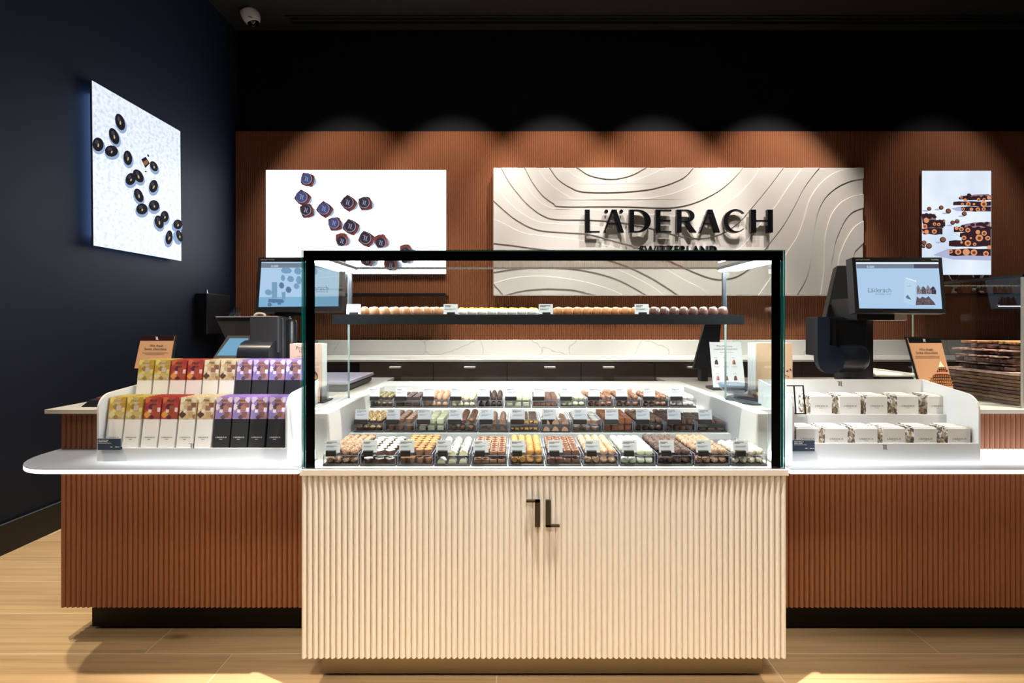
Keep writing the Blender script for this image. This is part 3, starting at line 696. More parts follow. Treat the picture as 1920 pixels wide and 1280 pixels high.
# ================================================================== GLASS CASE
CX0, CX1, CY0 = XP(563, 1.43), XP(1477, 1.43), 1.43
t = thing('display_case', 'white fluted chocolate display case with glass top in the middle', 'display case', ((CX0 + CX1) / 2, 1.8, 0))
CASE = t; w = wloc(t)
ZST = .6765
MB().box(CX0 + .01, CX1 - .01, CY0 + .0115, 2.2, .105, .6575).obj('base', M_cream, t)
nf = 84; px = (CX1 - CX0) / nf; fm = flute_mesh('flute', px, .0092, .6575 - .0995, 10, M_cream)
for i in range(nf): link('flute', fm, t, (CX0 + (i + .5) * px - w.x, CY0 + .0100 - w.y, .0995 - w.z))
MB().box(CX0 - .002, CX1 + .003, CY0 - .0015, 2.22, .6575, ZST, bev=.0012).obj('ledge', M_cream, t)
MB().box(XP(604, 1.489), XP(1429, 1.489), 1.489, 2.15, .012, .105).obj('plinth', M_bronze, t)
for fx in (-.52, .1, .7): MB().lathe([(.016, 0), (.018, .004), (.006, .01), (.006, .02)], 12, M=Matrix.Translation((fx, 1.52, 0))).obj('foot', MATS['black_foot'], t, True)
m = MB()
for p in monogram_polys(1017.5, -963, 50): m.ext([(XP(x, 1.419), H - (-y - CY) * 1.419 / F) for x, y in p], 'y', 1.419, 1.4285)
for x in (1010, 1028): m.box(XP(x, 1.419) - .003, XP(x, 1.419) + .003, 1.428, 1.44, ZP(970, 1.419), ZP(966, 1.419))
m.obj('logo', M_dkbr, t)
# stepped deck
STEPS = [(1.445, ZST + .001), (1.715, .7186 - .001), (1.955, .7666 - .001), (2.19, .829)]
DX0, DX1 = -.625, .808
m = MB()
for i, (y, z) in enumerate(STEPS):
    y1 = STEPS[i + 1][0] if i < 3 else 2.36
    m.box(DX0, DX1, y, y1, .6575 if i else .67, z)
m.obj('deck', M_white, t)
for nm, xa, xb in (('cheek', -.652, -.607), ('cheek', .79, .827)):
    MB().box(xa, xb, 1.53, 2.36, .66, .830, bev=.003).obj(nm, M_white, t)
# panes
XA, XB, ZG, Y0G = -.651, .826, 1.346, 1.434
def pane(name, fn, x0, x1, y0, y1, z0, z1, thin):
    """glass plate; its narrow faces carry the teal cut edge"""
    m = MB().box(x0, x1, y0, y1, z0, z1, M_pane); k = m.mi(M_gedge)
    ax = {'x': (0, 1), 'y': (2, 3), 'z': (4, 5)}[thin]
    for i in range(6):
        if i not in ax: m.m[i] = k if (i == 2 and name == 'side_pane') or name == 'front_pane' else m.mi(M_gedge3 if i == 2 else M_gedge2)
    return m.obj(name, None, t)
g = .008
pane('front_pane', None, XA, XB, Y0G, Y0G + g, ZST, ZG, 'y')
pane('side_pane', None, XA, XA + g, Y0G + g + .002, 1.83, ZST + .002, ZG - g - .001, 'x')
pane('side_pane', None, XB - g, XB, Y0G + g + .002, 1.83, ZST + .002, ZG - g - .001, 'x')
pane('top_pane', None, XA, XB, Y0G + g + .002, 1.885, ZG - g, ZG, 'z')
bw = .0275; ye = Y0G + g + .0006; m = MB()
m.box(XA + .009, XA + bw + .009, ye, ye + .001, ZST, ZG - g - .001); m.box(XB - bw - .009, XB - .009, ye, ye + .001, ZST, ZG - g - .001); m.box(XA + .001, XB - .001, ye, ye + .001, ZG - .032, ZG - .0035)
m.obj('enamel_border', M_enamel, t)
for xa, xb in ((XA + .012, XA + .046), (XB - .046, XB - .012)):
    lb = MB().box(xa - .003, xb + .003, 1.452, 1.80, ZG - .022, ZG - .0095, bev=.002).obj('light_bar', M_steel, t)
    MB().box(xa, xb, 1.454, 1.798, ZG - .026, ZG - .0225, bev=.001).obj('diffuser', M_ledbar, lb)
for xa in (XA + g, XB - g - .012):
    MB().box(xa, xa + .012, 1.815, 1.827, 1.155, ZG - .03).obj('rear_post', M_dsteel, t)
# steel shelf, rounded ends
zs0, zs1, ys0, ys1 = 1.1175, 1.150, 1.575, 1.80
pts = rrect(-.628, .79, ys0, ys1, .05, 6, (1, 0, 0, 1))
MB().ext(pts, 'z', zs0 + .016, zs1).obj('shelf', M_dsteel, t, 40)
cA = arc(-.578, ys0 + .05, .05, .05, 180, 270, 6); cB = arc(.74, ys0 + .05, .05, .05, 270, 360, 6); ci_, cj_ = arc(-.578, ys0 + .05, .044, .044, 180, 270, 6), arc(.74, ys0 + .05, .044, .044, 270, 360, 6)
outer = [(-.628, ys1)] + cA + cB + [(.79, ys1)]; inner = [(-.622, ys1)] + ci_ + cj_ + [(.784, ys1)]
MB().ext(outer + inner[::-1], 'z', zs0, zs0 + .016).obj('shelf_lip', M_dsteel, t, 40)
MB().box(-.60, .76, ys0 + .012, ys0 + .024, zs0 + .0125, zs0 + .016, M_addedglow).obj('added_deck_glow', None, t)  # added glow, hidden behind the lip, to brighten the deck below
for xa in (-.648 + g, .79): MB().box(xa if xa < 0 else xa - .002, xa + .022, 1.66, 1.69, zs0 + .004, zs0 + .016, bev=.001).obj('shelf_clip', M_steel, t)

# ------------------------------------------------------------------ pralines
def cm(n, rgb, r=.38, v=0): return mat('choc_' + n, C(*rgb), r, vary=v, spec=.4)
milk, dmilk, dark, lmilk = cm('milk', (150, 112, 90)), cm('dark_milk', (120, 92, 79)), cm('dark', (82, 67, 63)), cm('light_milk', (196, 158, 132))
cream, pgreen, white, caramel, gold = cm('cream', (240, 232, 196)), cm('pale_green', (226, 232, 196)), cm('white', (240, 238, 230)), cm('caramel', (188, 132, 82), .45, 220), cm('gold', (204, 150, 88), .25)
rmilk, rdark, rlight, rwhite = cm('rough_milk', (160, 122, 98), .6, 260), cm('rough_dark', (92, 74, 68), .5, 260), cm('rough_light', (172, 132, 104), .6, 260), cm('rough_white', (242, 234, 208), .6, 200)
rmilk = two('crumb_milk', C(118, 82, 62), C(196, 160, 132), 330, (.38, .62), .55, detail=4); rdark = two('crumb_dark', C(58, 42, 38), C(134, 108, 96), 330, (.4, .64), .45, detail=4)
rlight = two('crumb_light', C(140, 104, 82), C(200, 166, 138), 330, (.38, .62), .55, detail=4); rwhite = two('crumb_white', C(224, 210, 170), C(252, 248, 234), 300, (.38, .6), .55, detail=4)
for m__ in (rmilk, rdark, rlight, rwhite):
    nt_ = m__.node_tree; bp_ = nt_.nodes.new('ShaderNodeBump'); bp_.inputs['Strength'].default_value = .9; bp_.inputs['Distance'].default_value = .003
    nz_ = [n for n in nt_.nodes if n.type == 'TEX_NOISE'][0]; nt_.links.new(nz_.outputs['Fac'], bp_.inputs['Height']); nt_.links.new(bp_.outputs[0], nt_.nodes['Principled BSDF'].inputs['Normal'])
nuts = two('nut_crumbs', C(240, 226, 180), C(186, 132, 60), 190, (.42, .55), .5); pist = two('pistachio_crumbs', C(96, 84, 60), C(168, 160, 110), 220, (.4, .6), .5)
flake = two('flaked_coat', C(244, 242, 238), C(58, 46, 44), 130, (.52, .58), .5, (1, .45, 1)); orange = cm('orange_milk', (164, 102, 70)); nutcut = two('cut_nuts', C(96, 60, 42), C(226, 186, 120), 110, (.5, .56), .4)
stripe = two('striped_milk', C(172, 128, 102), C(112, 78, 64), 160, (.48, .54), .4, (.2, 1, 1)); swirl = two('cream_swirl', C(206, 160, 124), C(240, 226, 204), 80, (.5, .62), .35); pink = cm('rose_milk', (156, 116, 104))
spk = two('speckled_milk', C(120, 76, 58), C(226, 198, 176), 160, (.56, .62), .4)
def s_ball(r, m, sq=1.0, noise=0, sub=3, el=1.0, seed=1):
    b = bmesh.new(); bmesh.ops.create_icosphere(b, subdivisions=sub, radius=r); rr = random.Random(seed)
    for v in b.verts:
        q = 1 + (rr.uniform(-noise, noise) if noise else 0)
        v.co = Vector((v.co.x * q, v.co.y * q * el, max(v.co.z * q * sq, -r * .82 * sq)))
    zl = min(v.co.z for v in b.verts)
    for v in b.verts: v.co.z -= zl
    return MB().bm(b, m).mesh('praline', None, 'all' if not noise else 60)
def s_cup(r, h, body, top, dome=.003, n=14): return MB().lathe([(r * .80, 0), (r, h), (r * .97, h + .001), (r * .6, h + dome * .8), (0, h + dome)], n, ms=[body, body, top, top]).mesh('praline', None, 35)
def s_egg(r, h, m): return MB().lathe([(r * .9, 0), (r, h * .18), (r * .97, h * .4), (r * .8, h * .68), (r * .45, h * .92), (0, h)], 14, m).mesh('praline', None, 'all')
def s_block(w_, d, h, m, top=None, bev=.0018, disc=None):
    b = MB().box(-w_ / 2, w_ / 2, -d / 2, d / 2, 0, h, m, bev=bev, seg=2)
    if top:
        k = b.mi(top)
        for i, f in enumerate(b.f):
            if sum(b.v[j][2] for j in f) / len(f) > h - bev * 1.1: b.m[i] = k
    if disc: b.lathe([(w_ * .43, h - .001), (w_ * .43, h + .0018), (w_ * .3, h + .0026), (0, h + .0022)], 14, disc)
    return b.mesh('praline', None, 40)
def s_gem(r, h, body, top):
    pts = [(r * math.cos(a) * s_, r * math.sin(a) * s_) for a, s_ in [(PI / 4 * i, 1.12 if i % 2 == 0 else .86) for i in range(8)]]
    m_ = MB().prism([(x * .82, y * .82, 0) for x, y in pts], [(x, y, h) for x, y in pts], body); m_.prism([(x * .97, y * .97, h) for x, y in pts], [(x * .9, y * .9, h + .0025) for x, y in pts], top)
    return m_.mesh('praline', None, 35)
def s_log(r, L, coat, end, n=10):
    a = [PI * i / n for i in range(n + 1)]; pts = [(r * math.cos(q) * (1.05 if 0 else 1), r * 1.25 * math.sin(q)) for q in a]
    m_ = MB().ext(pts, 'y', -L / 2, L / 2, coat); k = m_.mi(end)
    for i, f in enumerate(m_.f):
        ys = [m_.v[j][1] for j in f]
        if max(ys) - min(ys) < 1e-6: m_.m[i] = k
    return m_.mesh('praline', None, 40)
def s_cone(r, L, m_, end):
    b = MB().ext([(r * math.cos(q), r * 1.3 * math.sin(q)) for q in [PI * i / 8 for i in range(9)]], 'y', -L / 2, -L / 2 + .002, end)
    b.prism([(r * math.cos(q), -L / 2 + .002, r * 1.3 * math.sin(q)) for q in [PI * i / 8 for i in range(9)]], [(r * .5 * math.cos(q), L / 2, r * .7 * math.sin(q)) for q in [PI * i / 8 for i in range(9)]], m_)
    return b.mesh('praline', None, 40)
def s_peak(w_, d, h, m_, top=None):
    b = MB().prism([(-w_ / 2, -d / 2, 0), (w_ / 2, -d / 2, 0), (w_ / 2, d / 2, 0), (-w_ / 2, d / 2, 0)], [(-w_ * .32, -d * .32, h * .7), (w_ * .32, -d * .32, h * .7), (w_ * .32, d * .32, h * .7), (-w_ * .32, d * .32, h * .7)], m_)
    b.lathe([(w_ * .3, h * .65), (w_ * .24, h * .88), (0, h)], 8, top or m_)
    return b.mesh('praline', None, 45)
def s_wafer(m_):
    b = bmesh.new(); bmesh.ops.create_icosphere(b, subdivisions=2, radius=.0125)
    for v in b.verts: v.co = Vector((v.co.x * .95, v.co.y * .35, v.co.z * 1.25 + .0135))
    return MB().bm(b, m_).mesh('praline', None, 'all')
# rows of (kind name, words, mesh, across, deep, pitch y, random turn)
P3, P4 = .0325, .0247
FRONT = [('rough_truffle', 'knobbly milk chocolate truffle', s_ball(.0125, rmilk, .95, .09, 3, 1.15), 4, 7, .027, 1), ('white_top_praline', 'milk chocolate praline with white top', s_gem(.0145, .014, dmilk, white), 3, 7, .0275, 0),
 ('caramel_cup', 'golden caramel topped chocolate cup', s_cup(.0128, .017, milk, caramel, .004), 4, 7, .0262, 1), ('flaked_log', 'white flaked log with cream core', s_log(.0132, .026, flake, cream), 3, 6, .0275, 0),
 ('disc_praline', 'square milk praline with round dark top', s_block(.0232, .0232, .014, milk, lmilk, .0015, spk), 4, 7, .0246, 0), ('gold_truffle', 'gold dusted round truffle', s_ball(.0123, gold, 1.0), 4, 7, .0255, 0),
 ('square_praline', 'square milk chocolate praline with flecked top', s_block(.0228, .0228, .016, dmilk, spk, .0015), 4, 7, .0246, 0), ('swirl_truffle', 'pale milk truffle with creamy swirls', s_ball(.0123, swirl, 1.0), 4, 7, .0255, 1),
 ('pale_green_praline', 'rounded white praline with pale green base', s_block(.0235, .0235, .019, pgreen, white, .006), 4, 7, .0252, 0), ('dark_flake_truffle', 'flaky dark chocolate truffle', s_ball(.0125, rdark, 1.0, .1, 3, 1.1, 4), 4, 7, .0262, 1),
 ('flake_truffle', 'flaky light brown truffle', s_ball(.0125, rlight, 1.0, .1, 3, 1.1, 5), 4, 7, .0262, 1), ('white_flake_truffle', 'flaky white truffle', s_ball(.0122, rwhite, 1.0, .1, 3, 1.1, 6), 4, 4, .0275, 1)]
MID = [('nut_cup', 'white cup topped with golden nuts', s_cup(.0122, .010, dark, nuts, .011), 4, 6, .0255, 1), ('tan_cup', 'tan chocolate cup', s_cup(.0135, .016, milk, lmilk, .004), 3, 6, .0275, 1),
 ('white_cube', 'pale white cube praline', s_block(.025, .0205, .017, pgreen, cream, .0015), 3, 6, .027, 0), ('striped_oval', 'ridged brown oval praline', s_ball(.0135, stripe, .95, .03, 3, 1.1), 3, 6, .028, 0),
 ('peaked_praline', 'milk praline with a peaked top', s_peak(.0245, .0245, .018, milk, lmilk), 3, 6, .0255, 0), ('nut_slice', 'flat dark slice with whole nuts', s_block(.0295, .026, .0125, nutcut, dmilk, .001), 3, 6, .0275, 0),
 ('chocolate_cone', 'long milk chocolate cone', s_cone(.0128, .052, milk, lmilk), 3, 3, .054, 0), ('white_heart_praline', 'small milk praline with white top', s_gem(.0138, .011, lmilk, white), 3, 6, .027, 0),
 ('orange_cube', 'orange brown cube praline', s_block(.0228, .024, .0195, orange, None, .0012), 4, 7, .0252, 0), ('dark_round', 'glossy dark chocolate ball', s_ball(.0123, dmilk, .95), 4, 7, .0255, 0),
 ('dark_dimpled_round', 'dark chocolate ball with dimpled top', s_cup(.0122, .016, dmilk, dark, .005), 4, 7, .0255, 0), ('flat_dark_square', 'flat dark chocolate square', s_block(.0275, .024, .010, dmilk, dark, .0022), 3, 6, .0265, 0)]
BACK = [('pistachio_cup', 'dark cup topped with green nuts', s_cup(.0118, .012, dark, pist, .008), 4, 5, .0255, 1), ('plum_square', 'dark plum coloured square praline', s_block(.0268, .024, .015, dark, cm('plum', (92, 66, 70)), .0015), 3, 5, .026, 0),
 ('milk_finger', 'upright pointed milk chocolate finger', s_egg(.0118, .027, lmilk), 4, 5, .0262, 0), ('cream_egg', 'cream white egg praline', s_egg(.0118, .025, cream), 4, 5, .0262, 0),
 ('dark_egg', 'dark chocolate egg praline', s_egg(.0118, .025, dark), 4, 5, .0262, 0), ('pale_block', 'pale green block praline', s_block(.0262, .023, .0165, pgreen, cream, .0015), 3, 5, .026, 0),
 ('rose_milk_block', 'reddish milk chocolate block', s_block(.0225, .023, .016, pink, dmilk, .0025), 4, 5, .0255, 0), ('pale_round', 'pale green white ball', s_ball(.0118, pgreen, 1.0), 4, 5, .0255, 0),
 ('wafer_round', 'milk chocolate ball before a wafer leaf', s_ball(.0118, stripe, 1.0), 4, 4, .0262, 1), ('tan_round', 'tan milk chocolate ball', s_ball(.0128, milk, .95), 3, 5, .0275, 1),
 ('striped_round', 'milk chocolate ball with fine stripes', s_ball(.0118, stripe, 1.0, 0, 3, 1, 3), 4, 5, .0255, 1), ('snow_round', 'snow white ball', s_ball(.0118, white, 1.0), 4, 5, .0255, 0)]
ORD = ['first', 'second', 'third', 'fourth', 'fifth', 'sixth', 'seventh', 'eighth', 'ninth', 'tenth', 'eleventh', 'twelfth']
TWD, TDP, TH = .1095, .205, .0315
def clear_box_mesh():
    m_ = MB(); e = .0022
    def plate(x0, x1, y0, y1, z0, z1, thin):
        k0 = len(m_.f); m_.box(x0, x1, y0, y1, z0, z1, M_acrylic); ke = m_.mi(M_aedge); ax = {'x': (0, 1), 'y': (2, 3), 'z': (4, 5)}[thin]
        for i in range(6):
            if i not in ax: m_.m[k0 + i] = ke
    h = TWD / 2
    plate(-h, h, 0, e, .004, TH, 'y'); plate(-h, -h + e, e, TDP, .004, TH + .006, 'x'); plate(h - e, h, e, TDP, .004, TH + .006, 'x')
    return m_.mesh('clear_box')
box_me = clear_box_mesh()
base_me = MB().box(-TWD / 2 - .001, TWD / 2 + .001, -.002, TDP, 0, .006, bev=.001).mesh('tray_base', M_traybase)
lid_me = MB().box(-TWD / 2 + .003, TWD / 2 - .003, .004, TDP, TH - .0022, TH - .0002, M_acrylic).mesh('clear_lid')
def card_mesh(w_, h_): return MB().box(-w_ / 2, w_ / 2, 0, .0008, 0, h_).mesh('card', M_paper)
card_me = card_mesh(.0470, .0375); block_me = MB().box(-.0135, .0135, -.004, .006, 0, .0165, bev=.0008).mesh('card_block', M_cardholder)
def card_print(w_, h_, seed):
    m_ = MB(); r = random.Random(seed); y = -.0004
    def q(x0, x1, z0, z1, mm): m_.add([(x0, y, z0), (x1, y, z0), (x1, y, z1), (x0, y, z1)], [(0, 1, 2, 3)], mm)
    for z, hh, mx_, mm in ((.83, .045, r.uniform(.4, .75), M_ink), (.73, .04, r.uniform(.25, .4), M_ink), (.52, .03, r.uniform(.6, .82), M_inkg), (.44, .03, r.uniform(.45, .7), M_inkg)):
        x = -w_ / 2 + w_ * .1; xe = x + w_ * mx_
        while x < xe: ww = r.uniform(.05, .14) * w_; q(x, min(x + ww, xe), h_ * z, h_ * (z + hh), mm); x += ww + .02 * w_
    return m_.mesh('print')
print_mes = [card_print(.0470, .0375, i) for i in range(6)]
def price_card(label, x, y, z, zb, sc=1.0, tilt=-8, i=0, bx=-.003, wide=False):
    c = thing('price_card', label, 'card', (x, y, zb), 'printed cards on the chocolate trays')
    b_ = link('block', block_me, c, (bx, 0, 0)); b_.scale = (1.8, 1, 1.05) if wide else (1.12, 1, 1.1); q = link('card', card_me, c, (0, .0035, z - zb)); q.scale = (sc, 1, sc); q.rotation_euler = (math.radians(tilt), 0, 0)
    p = link('print', print_mes[i % 6], q); return c
def tray(rown, idx, spec, cx, y0, z0, cardspec):
    name, desc, me, nx, ny, py, turn = spec
    where = '%s %s tray from left' % (ORD[idx], rown); short = name.replace('_', ' ')
    tr = thing('praline_tray', 'clear tray of %s pieces, %s from left in the %s row' % (short, ORD[idx], rown), 'tray', (cx, y0, z0), 'clear trays of chocolates')
    link('tray_base', base_me, tr); link('clear_box', box_me, tr); link('clear_lid', lid_me, tr)
    me.name = name; r = random.Random(idx * 7 + int(y0 * 100)); wx = TWD - .009; pit = wx / nx
    g1 = '%s, upper layer' % where; first = None
    for j in range(ny):
        for i in range(nx):
            if ny > 4 and j == 0 and i < nx / 2 - .6 : continue     # behind the card the first places are empty
            x = cx - wx / 2 + (i + .5) * pit + r.uniform(-.0008, .0008); y = y0 + .004 + .0125 + j * py * 1.1 + r.uniform(-.0007, .0007)
            if y > y0 + TDP - .008: continue
            o = link(name, me, None, (x, y, z0 + TH)); o.rotation_euler = (0, 0, r.uniform(0, 6.28) if turn else r.uniform(-.06, .06))
            tag(o, '%s, %s across, %s row back, top of %s' % (short, ORD[i], ORD[j], where), 'praline', desc + 's, top of ' + where)
    rows2 = 2 if name in ('white_top_praline', 'white_heart_praline', 'white_cube', 'gold_truffle') else 1
    for j in range(rows2):
        for i in range(nx):
            x = cx - wx / 2 + (i + .5) * pit + r.uniform(-.001, .001); y = y0 + .017 + j * max(py, .026)
            o = link(name, me, None, (x, y, z0 + .0062)); o.rotation_euler = (0, 0, r.uniform(0, 6.28) if turn else r.uniform(-.08, .08))
            o.scale = (.92, .92, .86) if me.vertices[0] and max(v.co.z for v in me.vertices) > .0235 else (.95, .95, .95)
            tag(o, '%s, %s across, %s row back, bottom of %s' % (short, ORD[i], ORD[j], where), 'praline', desc + 's, bottom of ' + where)
    dx, sc, zc = cardspec
    price_card('white printed card on the %s, before the %s' % (where, short), cx + dx, y0 - .005, z0 + zc, z0 + TH, sc, i=idx, wide=rown != 'front')
for i, s_ in enumerate(FRONT):
    tray('front', i, s_, XP(638.5 + 69.72 * i, 1.46), 1.462, ZST + .001, (-.026, 1.0, .0425))
for i, s_ in enumerate(MID):
    tray('middle', i, s_, XP(690.6 + 58.6 * i, 1.736), 1.738, .7176, (-.024, 1.06, .045))
for i, s_ in enumerate(BACK):
    tray('back', i, s_, XP(712.6 + 51.7 * i, 1.971), 1.973, .7656, (-.027, 1.02, .046))
wm = s_wafer(lmilk); wm.name = 'wafer_leaf'
for i in (8, 9):
    cx = XP(712.6 + 51.7 * i, 1.971)
    for k, (dx, a) in enumerate(((-.045, -.5), (-.012, .35), (.016, -.35), (.04, .3))):
        o = link('wafer_leaf', wm, None, (cx + dx, 1.973 + .128 + (k % 2) * .012 + (.018 if i == 9 else 0), .7656 + TH)); o.rotation_euler = (0, a, 0)
        tag(o, 'upright brown wafer leaf, %s across, in the %s back tray from left' % (ORD[k], ORD[i]), 'praline', 'wafer leaves of the %s back tray' % ORD[i])
# upper shelf: four kinds, two rows deep
toffee = two('nut_sprinkle', C(206, 164, 120), C(246, 226, 180), 160, (.4, .56), .5); lemon = cm('lemon_dust', (236, 196, 60)); wsp = two('white_sprinkle', C(90, 64, 56), C(240, 230, 220), 150, (.44, .52), .5)
def s_dome(r, h, body, top):
    m_ = MB().lathe([(r * .86, 0), (r, h * .2), (r * .98, h * .5), (r * .78, h * .8), (r * .5, h * .95), (0, h)], 16, ms=[body, body, body, top, top]); return m_.mesh('praline', None, 'all')
SH = [('milk_dome', 'milk chocolate dome with nut sprinkles', s_dome(.0158, .029, cm('dome_milk', (168, 124, 92)), toffee), 684, 8, 19.2), ('lemon_dome', 'white dome with yellow dusted top', s_dome(.0156, .0265, white, lemon), 866, 8, 18.7),
      ('amber_dome', 'amber milk chocolate dome with nut sprinkles', s_dome(.0148, .028, cm('dome_amber', (186, 126, 84)), toffee), 1046, 9, 18.0), ('dark_dome', 'dark chocolate dome with white sprinkles', s_dome(.0150, .029, cm('dome_dark', (96, 66, 58)), wsp), 1226, 8, 18.6)]
for nm, desc, me, px0, n, pp in SH:
    me.name = nm
    for j in range(3):
        for i in range(n):
            y = ys0 + .042 + j * .042; x = XP(px0 + i * pp, ys0 + .042) + (.013 * (j % 2) if j else 0) * 1
            o = link(nm, me, None, (x, y, zs1)); o.rotation_euler = (0, 0, random.uniform(0, 6))
            tag(o, '%s, %s from left, %s row on the steel shelf' % (desc, ORD[i], ('foremost', 'second', 'rear')[j]), 'praline', desc + 's on the steel shelf')
for i, (px_, lab) in enumerate(((662, 'white card at the left end of the steel shelf'), (844.5, 'white card between the milk and lemon domes on the steel shelf'), (1023.5, 'white card between the lemon and amber domes on the steel shelf'), (1204, 'white card between the amber and dark domes on the steel shelf'))):
    yy = ys0 + .016
    c = price_card(lab, XP(px_, yy), yy, zs1 + .003, zs1, 1.0, -4, i, .002)
    for ch in c.children:
        if ch.name.startswith('block'): ch.scale = (1, 1, .55)
        elif ch.name.startswith('card'): ch.scale = (1.02, 1, .9)

# ================================================================== CHOCOLATE BAR STAND (left)
def ink(name, rgb, keep=1.0):
    if keep < 1: g_ = sum(rgb) / 3; rgb = tuple(g_ + (c - g_) * keep for c in rgb)
    return mat('ink_' + name, C(*rgb), .5)
BW, BH, BT = .0512, .165, .0112
def clip(poly, x0, x1, y0, y1):
    for ax, v, sg in ((0, x0, 1), (0, x1, -1), (1, y0, 1), (1, y1, -1)):
        out = []
        for i in range(len(poly)):
            a, b_ = poly[i - 1], poly[i]; da, db = (a[ax] - v) * sg, (b_[ax] - v) * sg
            if da * db < 0: t_ = da / (da - db); out.append((a[0] + (b_[0] - a[0]) * t_, a[1] + (b_[1] - a[1]) * t_))
            if db >= 0: out.append(b_)
        poly = out
        if len(poly) < 3: return None
    return poly
def bar_meshes(key, body, base, cols, txt, inkc, tcol):
    body_me = MB().box(0, BW, 0, BT, 0, BH, body, bev=.0008).mesh('chocolate_bar')
    a0 = BH * .575
    sl = MB().box(-.0003, BW + .0003, -.0003, BT + .0003, a0, BH + .0003, base).mesh('sleeve')
    m_ = MB(); r = random.Random(key)
    k = 0
    def put(poly, mm):
        nonlocal k
        p = clip(poly, 0, BW, a0, BH)
        if p: k += 1; m_.add([(x, -.0005 - .00002 * k, z) for x, z in p], [tuple(range(len(p)))], mm)
    def sqr(cx, cz, h, rot, mm): put([(cx + h * 1.414 * math.cos(math.radians(rot + 45 + 90 * i)), cz + h * 1.414 * math.sin(math.radians(rot + 45 + 90 * i))) for i in range(4)], mm)
    L = [(.1, .93, .2, 45, 0), (.9, .9, .16, 45, 1), (.1, .55, .16, 45, 1), (.55, .8, .15, 5, 2), (.85, .62, .17, 0, 3), (.4, .56, .14, 45, 4), (.62, .5, .15, 2, 5), (.95, .42, .14, 0, 6), (.2, .2, .17, 45, 7), (.72, .2, .17, 3, 8), (.5, .08, .12, 45, 4), (.35, .36, .1, 0, 6), (.98, .12, .12, 30, 5)]
    for u, v, h, rot, ci in L: sqr(u * BW, a0 + v * (BH - a0), h * BW, rot, cols[ci % len(cols)])
    y = -.0005 - .00002 * (k + 2)
    for li, line in enumerate(txt.split('\n')):
        vs, fs = text_tris(line); w_ = BW * (.17 + .05 * len(line)); z0 = a0 + (BH - a0) * (.80 - .17 * li)
        m_.add([(BW * .5 - w_ / 2 + u * w_, y, z0 + v * w_) for u, v in vs], fs, tcol)
    art = m_.mesh('print')
    m_ = MB(); w_ = BW * .66; kk = w_ / WORD_W
    for ox, polys in LET:
        for p in polys:
            t_ = geometry.tessellate_polygon([[Vector((a, b_, 0)) for a, b_ in p]]); m_.add([(BW * .17 + (ox + a) * kk, -.0004, BH * .21 + b_ * kk) for a, b_ in p], t_, inkc)
    for q0 in (.4, .45, .5, .55): m_.add([(BW * q0, -.0004, BH * .18), (BW * (q0 + .035), -.0004, BH * .18), (BW * (q0 + .035), -.0004, BH * .189), (BW * q0, -.0004, BH * .189)], [(0, 1, 2, 3)], inkc)
    return body_me, sl, art, m_.mesh('wordmark')
wb, kb = mat('white_carton', C(236, 238, 240), .45), mat('black_carton', C(50, 52, 56), .4)
KINDS = {
 'yellow': bar_meshes(1, wb, ink('yellow', (212, 188, 92), .8), [ink('y%d' % i, c, .8) for i, c in enumerate([(240, 220, 120), (206, 164, 50), (210, 190, 150), (196, 150, 60), (160, 130, 70), (196, 186, 190), (232, 212, 110), (214, 206, 160), (206, 186, 110)])], 'Classic', M_ink, ink('olive_text', (140, 130, 80))),
 'red': bar_meshes(2, wb, ink('red', (196, 72, 58), .8), [ink('r%d' % i, c, .8) for i, c in enumerate([(222, 110, 70), (178, 50, 60), (150, 74, 60), (196, 60, 60), (96, 40, 62), (166, 80, 50), (232, 200, 210), (232, 160, 62), (178, 76, 48)])], 'Blood\norange', M_ink, ink('red_text', (90, 34, 34))),
 'beige': bar_meshes(3, wb, ink('beige', (222, 200, 160), .8), [ink('b%d' % i, c, .8) for i, c in enumerate([(244, 236, 206), (236, 226, 196), (204, 174, 120), (140, 94, 74), (212, 180, 130), (160, 112, 96), (230, 226, 220), (92, 66, 56), (196, 166, 120)])], 'Milk', M_ink, M_ink),
 'purple': bar_meshes(4, kb, ink('purple', (160, 134, 196)), [ink('p%d' % i, c, .8) for i, c in enumerate([(216, 202, 238), (226, 214, 244), (190, 126, 108), (150, 96, 88), (96, 76, 90), (184, 122, 104), (232, 226, 248), (132, 126, 204), (140, 96, 84)])], 'Food\nfor', M_inkw, M_ink)}
COLS = ['yellow', 'yellow', 'red', 'red', 'beige', 'beige', 'purple', 'purple', 'purple', 'purple']
WORDS = {k: '%s chocolate bar with %s patterned sleeve' % ('black' if k == 'purple' else 'white', k) for k in COLS}
